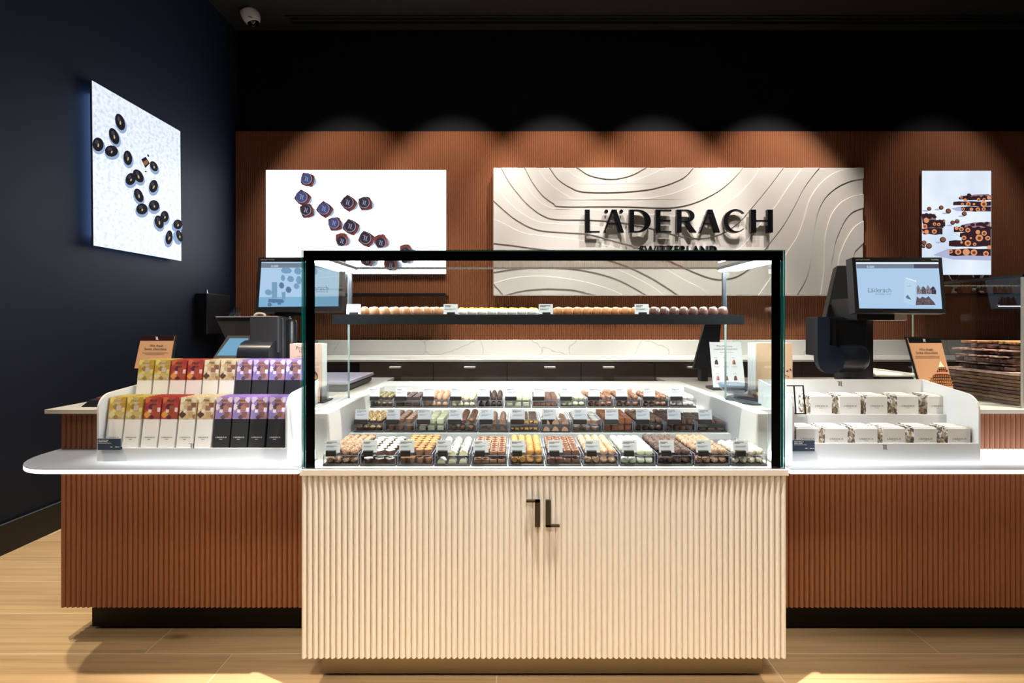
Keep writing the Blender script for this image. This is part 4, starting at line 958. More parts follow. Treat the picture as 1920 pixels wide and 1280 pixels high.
def stand(name, label, x0, x1, y0, y1, ztop, zback, steps, logo, back):
    st = thing(name, label, 'stand', ((x0 + x1) / 2, (y0 + y1) / 2, ZS))
    e = .006; r = .05
    outline = [(y0, ZS)] + [(y0 + r - r * math.cos(a), ztop - r + r * math.sin(a)) for a in [PI / 2 * i / 6 for i in range(7)]] + [(y1, zback)]
    outline += [(y1, ZS)]
    for xa in (x0, x1 - e): MB().ext(outline, 'x', xa, xa + e).obj('side_panel', M_acr, st)
    MB().box(x0 + e, x1 - e, y0, y0 + e, ZS, steps[0][1]).obj('front_lip', M_acr, st)
    for i, (ya, z, yb, zd) in enumerate(steps):
        MB().box(x0 + e, x1 - e, ya + e, yb, zd - .005, zd).obj('tier', M_acr, st)
        if i: MB().box(x0 + e, x1 - e, ya, ya + e, steps[i - 1][3], z).obj('tier_front', M_acr, st)
    if back: MB().box(x0 + e, x1 - e, y1 - e, y1, ZS, zback).obj('back_panel', M_acr, st)
    pr = Print((0, y0, 0), (0, 1, 0), .0006)
    for p in monogram_polys(logo[0], -logo[1], 9): pr.poly([(x, -y) for x, y in p[::-1]], M_ink)
    if back:
        pr2 = Print((0, y1 - e, 0), (0, 1, 0), .0006)
        for p in monogram_polys(1575, -719, 9): pr2.poly([(x, -y) for x, y in p], M_ink)
        pr2.obj('print', st)
    pr.obj('print', st); return st
stand('bar_stand', 'white stepped stand holding two tiers of chocolate bars on the lit shelf', -1.338, -.728, 1.503, 1.745, .895, .912, [(1.503, .722, 1.60, .716), (1.612, .84, 1.74, .8295)], (360.5, 835.5), False)
lean = math.radians(-9)
for tier, (yb, zb, dp, n) in enumerate(((1.514, .7165, .0125, 6), (1.624, .830, .0122, 6))):
    tn = 'front' if tier == 0 else 'rear'
    for ci, key in enumerate(COLS):
        bme, sme, ame, wme = KINDS[key]; px_ = .0582; rr = random.Random(ci + 30 * tier)
        xb = -1.326 + ci * px_ + rr.uniform(-.001, .001) + (.0 if tier == 0 else .008)
        if tier == 1: xb = -1.318 + ci * .0575
        for d in range(n):
            sh = (.0022 if ci in (4, 5) else .0) * d
            if xb + BW + sh > -.736: sh = 0
            xx = min(xb + sh, -.7345 - BW - .0002 * d)
            root = link('chocolate_bar', bme, None, (xx, yb + d * dp, zb)); root.rotation_euler = (lean, 0, 0)
            side = {0: 'first', 1: 'second', 2: 'first', 3: 'second', 4: 'first', 5: 'second', 6: 'first', 7: 'second', 8: 'third', 9: 'fourth'}[ci]
            q = '%s, %s such column, %s tier' % (WORDS[key], side, tn)
            if d == 0: tag(root, q + ', foremost', 'chocolate bar', '%s bars, %s column, %s tier' % (key, side, tn))
            else: tag(root, q + ', %s from front' % ORD[d], 'chocolate bar', '%s bars, %s column, %s tier' % (key, side, tn))
            sl = link('sleeve', sme, root)
            if d == 0: link('print', ame, sl); link('wordmark', wme, root)
# little dark price tags
def price_tag(label, x0, x1, y0, y1, Y, seed):
    p = thing('price_tag', label, 'price tag', P((x0 + x1) / 2, y1, Y))
    MB().box(XP(x0, Y), XP(x1, Y), Y, Y + .003, ZP(y1, Y), ZP(y0, Y), bev=.0008).obj('plate', mat('slate_plate', C(62, 76, 96), .4), p)
    MB().box(XP(x0, Y) + .004, XP(x1, Y) - .004, Y + .003, Y + .012, ZP(y1, Y), ZP(y1, Y) + .008).obj('clip', M_plast, p)
    pr = Print((0, Y, 0), (0, 1, 0), .0005); w_ = x1 - x0
    pr.lines(x0 + 2.5, x0 + w_ * .48, y0 + 2.2, 1.4, M_inkw, seed); pr.lines(x0 + 2.5, x0 + w_ * .44, y0 + 5, 1.4, M_inkw, seed + 1); pr.lines(x0 + 2.5, x0 + w_ * .62, y0 + 8.2, .9, M_inkw, seed + 2)
    pr.lines(x0 + w_ * .56, x0 + w_ * .68, y1 - 6.5, 1.3, M_inkw, seed + 3); pr.lines(x0 + w_ * .77, x0 + w_ * .96, y1 - 6.5, 1.3, M_inkw, seed + 4); pr.obj('print', p)
price_tag('dark price tag at the foot of the chocolate bar stand', 182.5, 226, 822, 843.5, 1.492, 1)
price_tag('dark price tag at the foot of the carton stand', 1486.5, 1528, 825, 846, 1.492, 5)

# ================================================================== CARTON STAND (right)
stand('carton_stand', 'white stepped stand holding two tiers of white cartons on the right', .888, 1.489, 1.500, 1.712, .893, .917, [(1.500, .738, 1.60, .7145), (1.612, .8085, 1.705, .8025)], (1659, 838), True)
floral = two('floral_print', C(84, 76, 70), C(206, 200, 192), 95, (.44, .56), .5, detail=3, rand=True)
CW, CD, CH = .0735, .07, .0665
cm_ = MB().box(0, CW, 0, CD, 0, CH, wb, bev=.0006)
kf = cm_.mi(floral)
for i, f in enumerate(cm_.f):
    xs_ = [cm_.v[j][0] for j in f]
    if max(xs_) - min(xs_) < 1e-6: cm_.m[i] = kf
carton_me = cm_.mesh('carton')
side_me = MB().add([(-.0004, .012, .004), (-.0004, .026, .008), (-.0004, .03, .026), (-.0004, .016, .022), (-.0004, .036, .004), (-.0004, .05, .012), (-.0004, .042, .02), (-.0004, .008, .03), (-.0004, .022, .036), (-.0004, .02, .056), (-.0004, .01, .05)], [(0, 1, 2, 3), (4, 5, 6), (7, 8, 9, 10)], ink('gold_leaf', (158, 138, 108))).mesh('side_print')
m_ = MB(); w_ = CW * .58; kk = w_ / WORD_W
for ox, polys in LET:
    for p in polys:
        t_ = geometry.tessellate_polygon([[Vector((a, b_, 0)) for a, b_ in p]]); m_.add([(CW * .21 + (ox + a) * kk, -.0004, CH * .45 + b_ * kk) for a, b_ in p], t_, M_ink)
for q0 in (.42, .46, .5, .54): m_.add([(CW * q0, -.0004, CH * .38), (CW * (q0 + .03), -.0004, CH * .38), (CW * (q0 + .03), -.0004, CH * .395), (CW * q0, -.0004, CH * .395)], [(0, 1, 2, 3)], M_ink)
cword = m_.mesh('wordmark')
flap_me = MB().box(.003, CW - .001, .004, CD * .48, CH, CH + .0022).box(.008, CW - .006, CD * .5, CD - .003, CH, CH + .0035, M=Matrix.Rotation(.0, 4, 'X')).mesh('top_flap', mat('inside_carton', C(226, 222, 216), .6))
leaf_me = MB().box(.002, .006, .003, CD - .003, CH, CH + .003).mesh('flap_print', floral)
NUM = ['first', 'second', 'third', 'fourth', 'fifth', 'sixth']
def carton(x, y, z, lab):
    c = link('carton', carton_me, None, (x, y, z)); tag(c, lab, 'carton', 'white cartons on the stepped stand')
    link('wordmark', cword, c); link('top_flap', flap_me, c); link('side_print', side_me, c); link('flap_print', leaf_me, c); return c
for i, px_ in enumerate((1493, 1547, 1603, 1655, 1714, 1777.5)): carton(XP(px_, 1.52), 1.52, .715, 'white printed carton, %s from the left in the lower tier' % NUM[i])
for i, px_ in enumerate((1482, 1520, 1574, 1624, 1682.5, 1739)):
    x = XP(px_, 1.625) if i else .899
    carton(x, 1.625, .8028, 'white printed carton, %s from the left in the upper tier' % NUM[i])
# black frame leaning in the carton stand
fr = thing('sign_frame', 'small black frame leaning at the left end of the carton stand', 'frame', P(1492, 776, 1.612))
Yf = 1.6115
m = MB()
for a in (((1475, 722), (1506, 722), (1506, 724), (1475, 724)), ((1504, 722), (1507, 722), (1512, 776), (1509, 776)), ((1478, 774), (1512, 774), (1512, 776.5), (1478, 776.5)), ((1487, 722), (1490, 722), (1494, 776), (1491, 776))):
    m.prism([P(x, y, Yf - .006) for x, y in a], [P(x, y, Yf - .002) for x, y in a])
m.obj('frame', M_plast, fr)

# ================================================================== BRANDED EASELS
def easel(label, px_, Y, th, wide=True):
    """px_ = tl,tr,br,bl of the whole card"""
    ctr = P(*px_[3], Y); e = thing('advert_easel', label, 'sign', ctr)
    (a, b_, c, d) = [P(x, y, Y + (.04 if k < 2 else 0)) for k, (x, y) in enumerate(px_)]
    f_ = (ZT + .001 - d.z) / (d.z - a.z)
    if wide: c, d = c + (c - b_) * f_, d + (d - a) * f_
    else: MB().box(d.x + .045, d.x + .085, d.y + .014, d.y + .03, ZT, d.z + .03, bev=.002).obj('leg', M_plast, e)
    MB().quad(a, b_, c, d, .004).obj('card', M_kraft, e)
    MB().quad(a + Vector((-.004, .005, .004)), b_ + Vector((.004, .005, .004)), c + Vector((.004, .005, 0)), d + Vector((-.004, .005, 0)), .006).obj('backing', M_plast, e)
    n = (b_ - a).cross(d - a); pr = Print(a, n, .0006)
    return e, pr
e, pr = easel('brown advert easel standing behind the chocolate bar stand', [(265, 630), (327, 630), (317, 690), (252, 690)], 1.80, .004, False)
dkp = mat('easel_dark_head', C(40, 18, 20), .3)
pr.poly([(265, 630), (327, 630), (325.8, 638.5), (263.3, 638.5)], dkp); pr.up(); pr.text('Win fresh', 281, 650, 25, M_ink); pr.text('Swiss chocolate', 271.5, 656.2, 41, M_ink)
for y in (661, 663.6): pr.lines(267 if y < 662 else 272, 315 if y < 662 else 308, y, .7, ink('brown_text', (120, 78, 50)), int(y))
for p in monogram_polys(294.5, -634, 5.4): pr.poly([(x, -y) for x, y in p], M_inkw)
pr.obj('print', e)
e, pr = easel('brown advert easel with chocolate pyramid picture, beside the bark slabs', [(1702, 633), (1763, 633), (1786, 722), (1727, 722)], 1.77, .004)
pr.poly([(1702, 633), (1763, 633), (1766, 642.5), (1704.6, 642.5)], mat('easel_black_head', C(18, 16, 18), .3)); pr.poly([(1724, 712), (1783.4, 712), (1786, 722), (1727, 722)], ink('easel_foot', (226, 178, 110)))
pr.up(); pr.text('Win fresh', 1723, 657, 26, M_ink, skew=-.12); pr.text('Swiss chocolate', 1717, 663, 41, M_ink, skew=-.12)
for y in (667, 669.8): pr.lines(1716, 1762, y, .8, ink('brown_text', (120, 78, 50)), int(y))
for p in monogram_polys(1732.5, -638, 5): pr.poly([(x, -y) for x, y in p], M_inkw)
ck, nt_, pk = ink('bark_dark', (70, 40, 34)), ink('bark_nut', (206, 132, 70)), ink('bark_pink', (206, 140, 124))
for k, (xa, xb, y) in enumerate(((1760, 1773, 689), (1757, 1776, 693.5), (1752, 1778, 698), (1749, 1780, 703), (1745, 1783, 708), (1740, 1785, 713.5), (1737, 1786, 719))):
    pr.poly([(xa, y), ((xa + xb) / 2, y - 1.2), (xb, y - .5), (xb + .5, y + 3.4), (xa - .5, y + 3.4)], pk if k == 2 else ck); pr.up(); rr = random.Random(k)
    for j in range(int((xb - xa) / 4)): pr.ell(xa + 2 + j * 4.2, y + 1.9, 1.5, 1.2, 0, nt_, 7)
    pr.k -= 1
pr.poly([(1759, 688.5), (1762, 676), (1764, 679), (1770, 687), (1771, 688.5)], ink('cream_tip', (244, 230, 206))); pr.obj('print', e)

# ================================================================== LEAFLETS ON THE COUNTERS
def leaflet_stack(label, x0, x1, y0, y1, zt, face, edge_side):
    l = thing('leaflet_holder', label, 'leaflet holder', ((x0 + x1) / 2, y0, ZT))
    MB().box(x0 - .012, x1 + .012, y0 - .012, y1 + .03, ZT, ZT + .006, bev=.002).obj('foot', M_plast, l)
    for k in range(7):
        a = y0 + (y1 - y0) * k / 7; MB().box(x0 + .0006 * k, x1 - .0006 * k * 0, a, a + (y1 - y0) / 7 * .72, ZT + .008, zt - .0015 * (k % 3), face if k == 0 else M_white).obj('leaflet', None, l)
    m_ = MB().box(x0 - .004, x1 + .004, y0 - .005, y0 - .002, ZT + .006, ZT + .06, M_acrylic); m_.box(x0 - .004, x1 + .004, y1 + .002, y1 + .005, ZT + .006, ZT + .1, M_acrylic)
    m_.box(x0 - .005, x0 - .003, y0 - .005, y1 + .005, ZT + .006, ZT + .06, M_acrylic); m_.box(x1 + .003, x1 + .005, y0 - .005, y1 + .005, ZT + .006, ZT + .06, M_acrylic)
    m_.obj('clear_pocket', None, l)
    return l
l = leaflet_stack('rose leaflet stack with praline picture in a clear holder, left of the glass case', XP(543.5, 1.748), XP(603, 1.748), 1.748, 1.80, ZP(644, 1.748), M_pinkc, 1)
pr = Print((0, 1.748, 0), (0, 1, 0), .0004)
pr.text('Pralines', 555, 655.5, 30, M_ink); pr.text('for you', 561, 661, 20, M_ink); pr.lines(557, 592, 667.4, .8, M_inkg, 3); pr.lines(552, 594, 671, .8, M_inkg, 4)
pr.ell(571, 705, 25.5, 15, 0, ink('bowl_dark', (72, 62, 56)), 20); pr.up(); rr = random.Random(5)
pc = [ink('pr%d' % i, c) for i, c in enumerate([(240, 236, 230), (226, 188, 132), (190, 176, 168), (206, 150, 96), (206, 212, 218), (226, 200, 170)])]
for k in range(26):
    a = rr.uniform(0, 6.28); q_ = math.sqrt(rr.random()); pr.ell(571 + 22 * q_ * math.cos(a), 707 + 16 * q_ * math.sin(a), 4.2, 4.0, 0, pc[k % 6], 10); pr.up()
pr.poly([(545.5, 728), (602, 728), (602, 754), (545.5, 754)], ink('orange_panel', (226, 164, 128))); pr.obj('print', l)
l = leaflet_stack('kraft leaflet stack in a clear holder, between menu card and carton stand', XP(1419, 1.78), XP(1486, 1.78) - .0, 1.78, 1.86, ZP(643, 1.78), ink('kraft_pale', (206, 172, 140)), -1)
pr = Print((0, 1.78, 0), (0, 1, 0), .0004); rr = random.Random(9)
for k in range(40): pr.ell(rr.uniform(1464, 1484), rr.uniform(690, 726), 1.5, 1.3, 0, ink('blossom', (206, 140, 140)) if k % 3 else ink('blossom_dark', (130, 84, 84)), 6)
pr.obj('print', l)
# Mini Mousses card
l = thing('menu_card', 'white mousse menu card with six little pictures on the right counter', 'menu card', P(1365, 731, 2.08))
(a, b_, c, d) = P(1330.5, 641, 2.12), P(1389, 641, 2.12), P(1398, 730, 2.08), P(1338, 730, 2.08)
MB().quad(a, b_, c, d, .004).obj('card', mat('menu_white', C(240, 243, 247), .5), l)
MB().box(c.x - .15, c.x + .004, 2.066, 2.15, ZT, ZT + .012, bev=.003).obj('foot', M_plast2, l)
pr = Print(a, (b_ - a).cross(d - a), .0006)
pr.text('Mini Mousses', 1344, 650.5, 29, M_ink, skew=-.1); pr.text('maximum enjoyment', 1338.5, 655.8, 44, M_ink, skew=-.1); pr.lines(1350, 1375, 660, .7, M_inkg, 2)
for r_, y in enumerate((678, 708)):
    for k in range(3):
        x = 1343 + 16.5 * k + 3 * r_; mm = [ink('mousse_dark', (72, 50, 44)), ink('mousse_cream', (240, 236, 220)), ink('mousse_tan', (190, 140, 110)), ink('mousse_rose', (226, 150, 156)), ink('mousse_amber', (196, 142, 96)), ink('mousse_brown', (130, 88, 66))][k + 3 * r_]
        pr.poly([(x - 3, y + 5), (x - 2.8, y - 1), (x - 1, y - 4), (x + 1.4, y - 4), (x + 3.2, y + 1), (x + 4, y + 5)], mm); pr.up(); pr.poly([(x - .5, y + 5), (x - .4, y - 1), (x + 1, y - 3), (x + 1.7, y + 5)], ink('mousse_core', (90, 58, 48))); pr.k -= 1
        pr.lines(x - 4, x + 2, y - 8, .7, M_inkg, k); pr.lines(x - 4, x + 6, y + 8, .5, M_inkg, k + 4); pr.lines(x - 4, x + 7, y + 10, .5, M_inkg, k + 7)
pr.obj('print', l)
# small change tray, clear dish, sweets
l = thing('change_mat', 'dark rubber change mat lying on the right counter beside the white carton stand', 'mat', (.93, 1.75, ZT))
MB().ext([(.80, 1.78), (.86, 1.69), (1.0, 1.69), (1.0, 1.92), (.90, 1.92), (.83, 1.86)], 'z', ZT, ZT + .006).obj('sheet', mat('slate_rubber', C(74, 82, 92), .5), l)
MB().ext([(.86, 1.84), (.90, 1.72), (.98, 1.72), (.98, 1.84)], 'z', ZT + .006, ZT + .02).obj('raised_pad', M_plast2, l)
l = thing('sweet_box', 'small clear box of coloured sweets on the dark change mat', 'box', (.945, 1.725, ZT + .02))
m = MB(); 
for q in ((.90, .902, 1.725, 1.775), (.978, .98, 1.725, 1.775)): m.box(*q, ZT + .02, ZT + .045, M_acrylic)
for q in ((.90, .98, 1.723, 1.725), (.90, .98, 1.775, 1.777)): m.box(*q, ZT + .02, ZT + .045, M_acrylic)
m.obj('clear_box', None, l); m = MB(); rr = random.Random(2)
for k in range(22):
    bb = bmesh.new(); bmesh.ops.create_icosphere(bb, subdivisions=1, radius=.006, matrix=Matrix.Translation((rr.uniform(.908, .972), rr.uniform(1.732, 1.768), ZT + .027 + rr.uniform(0, .008))))
    m.bm(bb, ink('sweet%d' % (k % 4), [(200, 60, 60), (226, 200, 80), (90, 140, 90), (210, 210, 200)][k % 4]))
m.obj('sweets', None, l)['kind'] = 'stuff'
l = thing('glass_dish', 'shallow clear glass dish beside the dark change mat', 'dish', (.905, 1.9, ZT + .006))
MB().lathe([(.02, 0), (.035, .004), (.055, .022), (.066, .04), (.064, .041), (.052, .024), (.033, .007), (.0, .006)], 18, M=Matrix.Translation((.905, 1.93, ZT + .006))).obj('bowl', glass('blue_glass', (.72, .80, .90, 1), 1.5), l, True)

# ================================================================== SCALES WITH SCREENS
def screen(t_, nm, cpx, Yt, Yb, inset, art, thick=.035):
    """cpx tl,tr,br,bl outer bezel; leaning back"""
    a, b_ = P(*cpx[0], Yt), P(*cpx[1], Yt); c, d = P(*cpx[2], Yb), P(*cpx[3], Yb)
    n = (b_ - a).cross(d - a).normalized(); n = n if n.y > 0 else -n
    sh = MB().prism([a, b_, c, d], [p + n * thick for p in (a, b_, c, d)]).obj(nm, M_plast, t_)
    pr = Print(a, n, .0006); art(pr); pr.obj('screen', sh); return sh, pr
blk = lit('screen_bar', C(120, 134, 150), .9); blk2 = lit('screen_bar_dark', C(72, 72, 92), .9); sky1 = lit('screen_blue', C(176, 208, 238), .95); sky2 = lit('screen_blue_low', C(128, 180, 216), .95); gtx = lit('screen_text', C(110, 124, 146), .9); wtx = lit('screen_white', C(225, 238, 250), .95)
hrt = lit('screen_heart', C(122, 164, 200), .9); hrt2 = lit('screen_heart_dark', C(92, 124, 164), .9)
bez = mat('bezel_ink', C(190, 196, 205), .5)
# --- right scale
t = thing('counter_scale', 'black counter scale with screen showing a carton, right of the glass case', 'scale', (1.52, 1.98, ZT))
def art_r(pr):
    S_ = [(1604.5, 491.5), (1759, 491.5), (1766.5, 579), (1611, 578)]
    pr.poly(S_, sky1); pr.up()
    pr.poly([(1604.5, 491.5), (1759, 491.5), (1759.2, 495), (1604.8, 495)], wtx); pr.poly([(1605, 495), (1713, 495), (1713.3, 503), (1605.6, 503)], blk); pr.poly([(1713, 495), (1759.3, 495), (1760, 503), (1713.3, 503)], blk2); pr.up()
    pr.text('0.000', 1625, 502.4, 13.5, wtx); pr.text('Läderach', 1627, 548, 43, gtx); pr.text('chocolatier suisse', 1640, 552.5, 30, gtx)
    pr.poly([(1696, 522), (1699, 520.6), (1718, 526), (1717, 529)], wtx); pr.poly([(1695.5, 522.3), (1717, 528.6), (1713, 573), (1693.5, 567)], lit('screen_pack', C(186, 216, 238), .95)); pr.up()
    pr.poly([(1697, 557), (1701, 552.5), (1708, 562), (1700, 560)], hrt2); pr.lines(1701, 1708, 536, .7, gtx, 1)
    rr = random.Random(4); bk = [lit('screen_bark%d' % i, C(*c), .9) for i, c in enumerate([(52, 44, 60), (96, 84, 92), (140, 130, 140), (90, 66, 44), (60, 56, 80)])]
    for k in range(4): x = 1718 + k * 9.2; pr.poly([(x, 551.5), (x - .5, 540), (x + 2, 534 + (k % 2) * 3), (x + 5, 538), (x + 8.6, 545), (x + 8.8, 551.5)], bk[k % 3 if k else 2])
    pr.poly([(1716, 572), (1718, 556), (1724, 560), (1728, 556), (1735, 559), (1740, 555), (1745, 561), (1750, 566), (1753.5, 572)], bk[1]); pr.up()
    for k in range(60): pr.ell(rr.uniform(1719, 1750), rr.uniform(541, 550.5), 1.2, 1, 0, bk[k % 5], 5) if k % 2 else pr.ell(rr.uniform(1720, 1748), rr.uniform(563, 571), 1.3, 1.1, 0, bk[(k // 2) % 5], 5)
    pr.text('METTLER TOLEDO', 1604, 488.3, 26.5, bez); pr.text('FreshWay', 1745, 488, 14, bez)
sh, pr = screen(t, 'customer_display', [(1597.5, 482.5), (1766, 482.5), (1774, 587), (1603.5, 586)], 1.875, 1.84, 0, art_r)
MB().box(P(1600, 0, 1.9).x, P(1670, 0, 1.9).x, 1.88, 2.03, ZP(600, 1.97), ZP(560, 1.97)).obj('display_mount', M_plast, t)
MB().box(XP(1637, 1.97), XP(1694, 1.97), 1.95, 2.02, ZP(601, 1.97), ZP(589, 1.97), bev=.002).obj('printer_slot', mat('ivory_plastic', C(226, 216, 200), .5), t)
MB().quad(P(1570, 498, 2.10), P(1602, 498, 2.10), P(1604, 596, 2.02), P(1548, 596, 2.02), .03).obj('operator_display', M_plast, t)
yA, yB = 1.90, 2.02
# printer: flat cheek with a round foot, and the curved paper cover
def zc(y): return ZP(y, 1.92)
J = [(1533, 594), (1556, 594), (1556, 648)] + [(1559 + 26 * math.cos(a), 674 - 27 * math.sin(a)) for a in [math.radians(75 - 22 * k) for k in range(12)]] + [(1541, 694), (1535, 682), (1533, 670)]
MB().ext([(XP(x, 1.90), ZP(y, 1.90)) for x, y in J], 'y', 1.90, 1.918).obj('printer_cheek', mat('navy_black_plastic', C(26, 32, 44), .3), t)
MB().box(XP(1535, 1.94), XP(1562, 1.94), 1.918, 2.03, zc(668), zc(594), bev=.003).obj('printer_side', M_plast, t)
MB().box(XP(1559, 1.94), XP(1632, 1.94), 1.955, 2.03, zc(668), zc(594), bev=.003).obj('printer_body', M_plast, t)
xa_, xb_ = XP(1560, 1.925), XP(1635, 1.925); rc_ = .0615
MB().lathe([(rc_, xa_), (rc_, xb_ - .03), (rc_ * .97, xb_ - .016), (rc_ * .88, xb_ - .006), (rc_ * .7, xb_), (0, xb_ + .002)], 32, M=Matrix.Translation((0, 1.982, zc(674) + .004)) @ Matrix.Rotation(PI / 2, 4, 'Y')).obj('paper_cover', mat('satin_black_cover', C(34, 38, 46), .28), t, 40)
MB().box(XP(1590, 2.02), XP(1633, 2.02), 2.0, 2.06, ZT, ZP(590, 2.02), bev=.01, seg=2).obj('pole', M_plast, t, 40)
MB().box(XP(1520, 2.06), XP(1640, 2.06), 1.93, 2.22, ZT, ZT + .02, bev=.006).obj('foot', M_plast, t)
# weighing plate of the right scale with dark side
MB().box(1.60, 2.0 - .24, 2.06, 2.36, ZT + .012, ZT + .06, bev=.008).obj('scale_body', M_plast2, t)
MB().box(1.57, 1.762, 2.05, 2.37, ZT + .062, ZT + .076, bev=.005).obj('weighing_plate', M_white, t)
# --- left scale
t = thing('counter_scale', 'black counter scale with screen showing falling hearts, left of the glass case', 'scale', (-.95, 1.98, ZT))
def art_l(pr):
    Sx = [(490.5, 491), (637, 491), (634.5, 574), (485, 575.5)]
    pr.poly(Sx, sky1); pr.up()
    pr.poly([(490.3, 493), (637, 493), (636.8, 501.5), (489.8, 502)], blk); pr.poly([(486, 557), (635, 556), (634.5, 574), (485, 575.5)], sky2); pr.up()
    pr.text('0.000', 509, 501, 13, wtx)
    for k, (x, y, rx, ry) in enumerate(((537.5, 507, 10.5, 6), (559, 508, 7, 7), (545.5, 523, 6.5, 6), (531, 521, 4, 6), (561, 525, 5.5, 8), (528.5, 535, 5, 6), (556.5, 536.5, 5.5, 5.5), (504, 548, 7, 5.5), (541.5, 543, 5.5, 6), (592, 509, 4, 6))):
        mm = hrt2 if k in (5, 8) else hrt
        pr.poly([(x - rx, y), (x - rx * .7, y - ry * .8), (x - rx * .1, y - ry), (x + rx * .6, y - ry * .7), (x + rx, y + ry * .1), (x + rx * .6, y + ry * .9), (x - rx * .2, y + ry), (x - rx * .8, y + ry * .6)], mm)
    pr.poly([(510, 529), (520, 529), (520, 559), (510, 559)], hrt); pr.poly([(528, 548), (536, 547), (535, 561), (530, 562)], hrt); pr.poly([(504, 560), (530, 561), (532, 567), (503, 567)], hrt2)
    for x, y in ((506, 571), (514, 565), (524, 568), (529, 565)): pr.ell(x, y, 4.2, 3.5, 0, hrt2, 10)
    pr.up(); pr.text('Läderach', 572, 544, 44, gtx); pr.lines(592, 616, 546.5, 1, gtx, 1)
    pr.text('METTLER TOLEDO', 490, 488.2, 25, bez)
screen(t, 'customer_display', [(484.5, 482.5), (643, 481.5), (641, 583), (478, 585)], 1.99, 1.95, 0, art_l)
MB().lathe([(.026, 0), (.026, .3), (.02, .31)], 18, M=Matrix.Translation((XP(543, 1.99), 2.0, ZT))).obj('pole', M_plast, t, 40)
MB().box(XP(515, 1.99), XP(570, 1.99), 1.985, 2.03, ZP(593, 1.98), ZP(580, 1.98), bev=.003).obj('display_mount', M_plast, t)
MB().box(XP(465, 1.92), XP(520, 1.92), 1.93, 2.04, ZP(662, 1.92), ZP(592, 1.92), bev=.004).obj('printer_body', mat('charcoal_plastic', C(58, 58, 62), .42), t)
MB().box(XP(520, 1.96), XP(533, 1.96), 1.95, 2.03, ZP(672, 1.96), ZP(596, 1.96), bev=.003).obj('printer_cheek', M_plast2, t)
pts = [(1.93, ZP(638, 1.92)), (1.90, ZP(642, 1.92)), (1.875, ZP(652, 1.92)), (1.868, ZP(664, 1.92)), (1.868, ZP(676, 1.92)), (1.95, ZP(676, 1.92)), (1.95, ZP(638, 1.92))]
MB().ext(pts, 'x', XP(452, 1.9), XP(511, 1.9)).obj('paper_cover', MATS['satin_black_cover'], t, 50)
MB().tube([(XP(487.5, 1.955) + .021 * math.cos(a), 1.955, ZP(592, 1.955) + .0105 * math.sin(a)) for a in [PI * i / 10 for i in range(11)]], .006, 8).obj('paper_roll', mat('cream_paper', C(226, 210, 190), .6), t, True)
MB().box(XP(465, 2.02), XP(560, 2.02), 1.93, 2.2, ZT, ZT + .02, bev=.006).obj('foot', M_plast, t)
MB().box(-1.06, -.722, 2.02, 2.375, ZT + .004, ZT + .030, bev=.006).obj('scale_body', M_plast2, t)
MB().box(-1.07, -.714, 2.012, 2.383, ZT + .032, ZT + .047, bev=.005, seg=2).obj('weighing_plate', mat('lilac_steel', C(176, 166, 190), .3, metal=.35), t)
# operator touch screen, leaning, and the folded shelf beside it
t = thing('touch_screen', 'tilted black touch screen with blank blue display behind the bar stand', 'screen', P(432, 672, 2.0))
a, b_, c, d = P(427, 629, 2.12), P(470, 629, 2.12), P(463, 672, 2.0), P(399, 672, 2.0)
s_ = MB().quad(a, b_, c, d, .02).obj('housing', M_plast, t)
pr = Print(a, (b_ - a).cross(d - a), .0006); pr.poly([(431, 634), (466, 634), (458, 666.5), (406.5, 666.5)], lit('touch_blue', C(116, 172, 206), .9)); pr.obj('screen', s_)
MB().box(XP(432, 2.06), XP(446, 2.06), 2.06, 2.14, ZT, ZP(672, 2.06), bev=.004).obj('stem', M_plast, t)
t = thing('wedge_shelf', 'grey wedge shaped shelf beside the black printer on the left', 'shelf', P(432, 652, 2.28))
MB().prism([P(404, 594.5, 2.2), P(470, 594.5, 2.2), P(470, 640, 2.2), P(431, 652, 2.2)], [P(404, 594.5, 2.2) + Vector((.02, .16, 0)), P(470, 594.5, 2.2) + Vector((.02, .16, 0)), P(470, 640, 2.2) + Vector((.02, .16, 0)), P(431, 652, 2.2) + Vector((.02, .16, 0))]).obj('wedge', mat('grey_wedge', C(46, 46, 47), .5), t)
MB().box(XP(404, 2.19), XP(470, 2.19), 2.192, 2.37, ZP(594.5, 2.19), ZP(593, 2.19)).obj('top_plate', mat('pale_plate', C(170, 176, 190), .4), t)
MB().box(XP(440, 2.25), XP(468, 2.25), 2.24, 2.33, ZT, ZP(645, 2.24)).obj('stem', M_plast, t)
for k, x in enumerate((434.5, 445)):
    g_ = thing('glass_tumbler', 'small clear tumbler on the grey wedge shelf, %s' % ('nearest the black wall box' if k == 0 else 'nearest the fluted wall'), 'tumbler', (XP(x, 2.26), 2.26, ZP(593, 2.19)))
    MB().lathe([(.010, 0), (.012, .004), (.0135, .046), (.0125, .046), (.011, .006), (0, .005)], 14, M=Matrix.Translation(g_.location)).obj('cup', glass('tumbler_glass', (.80, .88, .93, 1), 1.5), g_, True)
t = thing('card_terminal', 'small black payment terminal with red screen on the left counter', 'terminal', (-1.45, 1.72, ZT))
MB().prism([(-1.535, 1.66, ZT), (-1.44, 1.66, ZT), (-1.44, 1.80, ZT), (-1.53, 1.80, ZT)], [(-1.515, 1.67, ZT + .022), (-1.44, 1.67, ZT + .022), (-1.44, 1.795, ZT + .046), (-1.505, 1.795, ZT + .046)]).obj('body', M_plast, t)
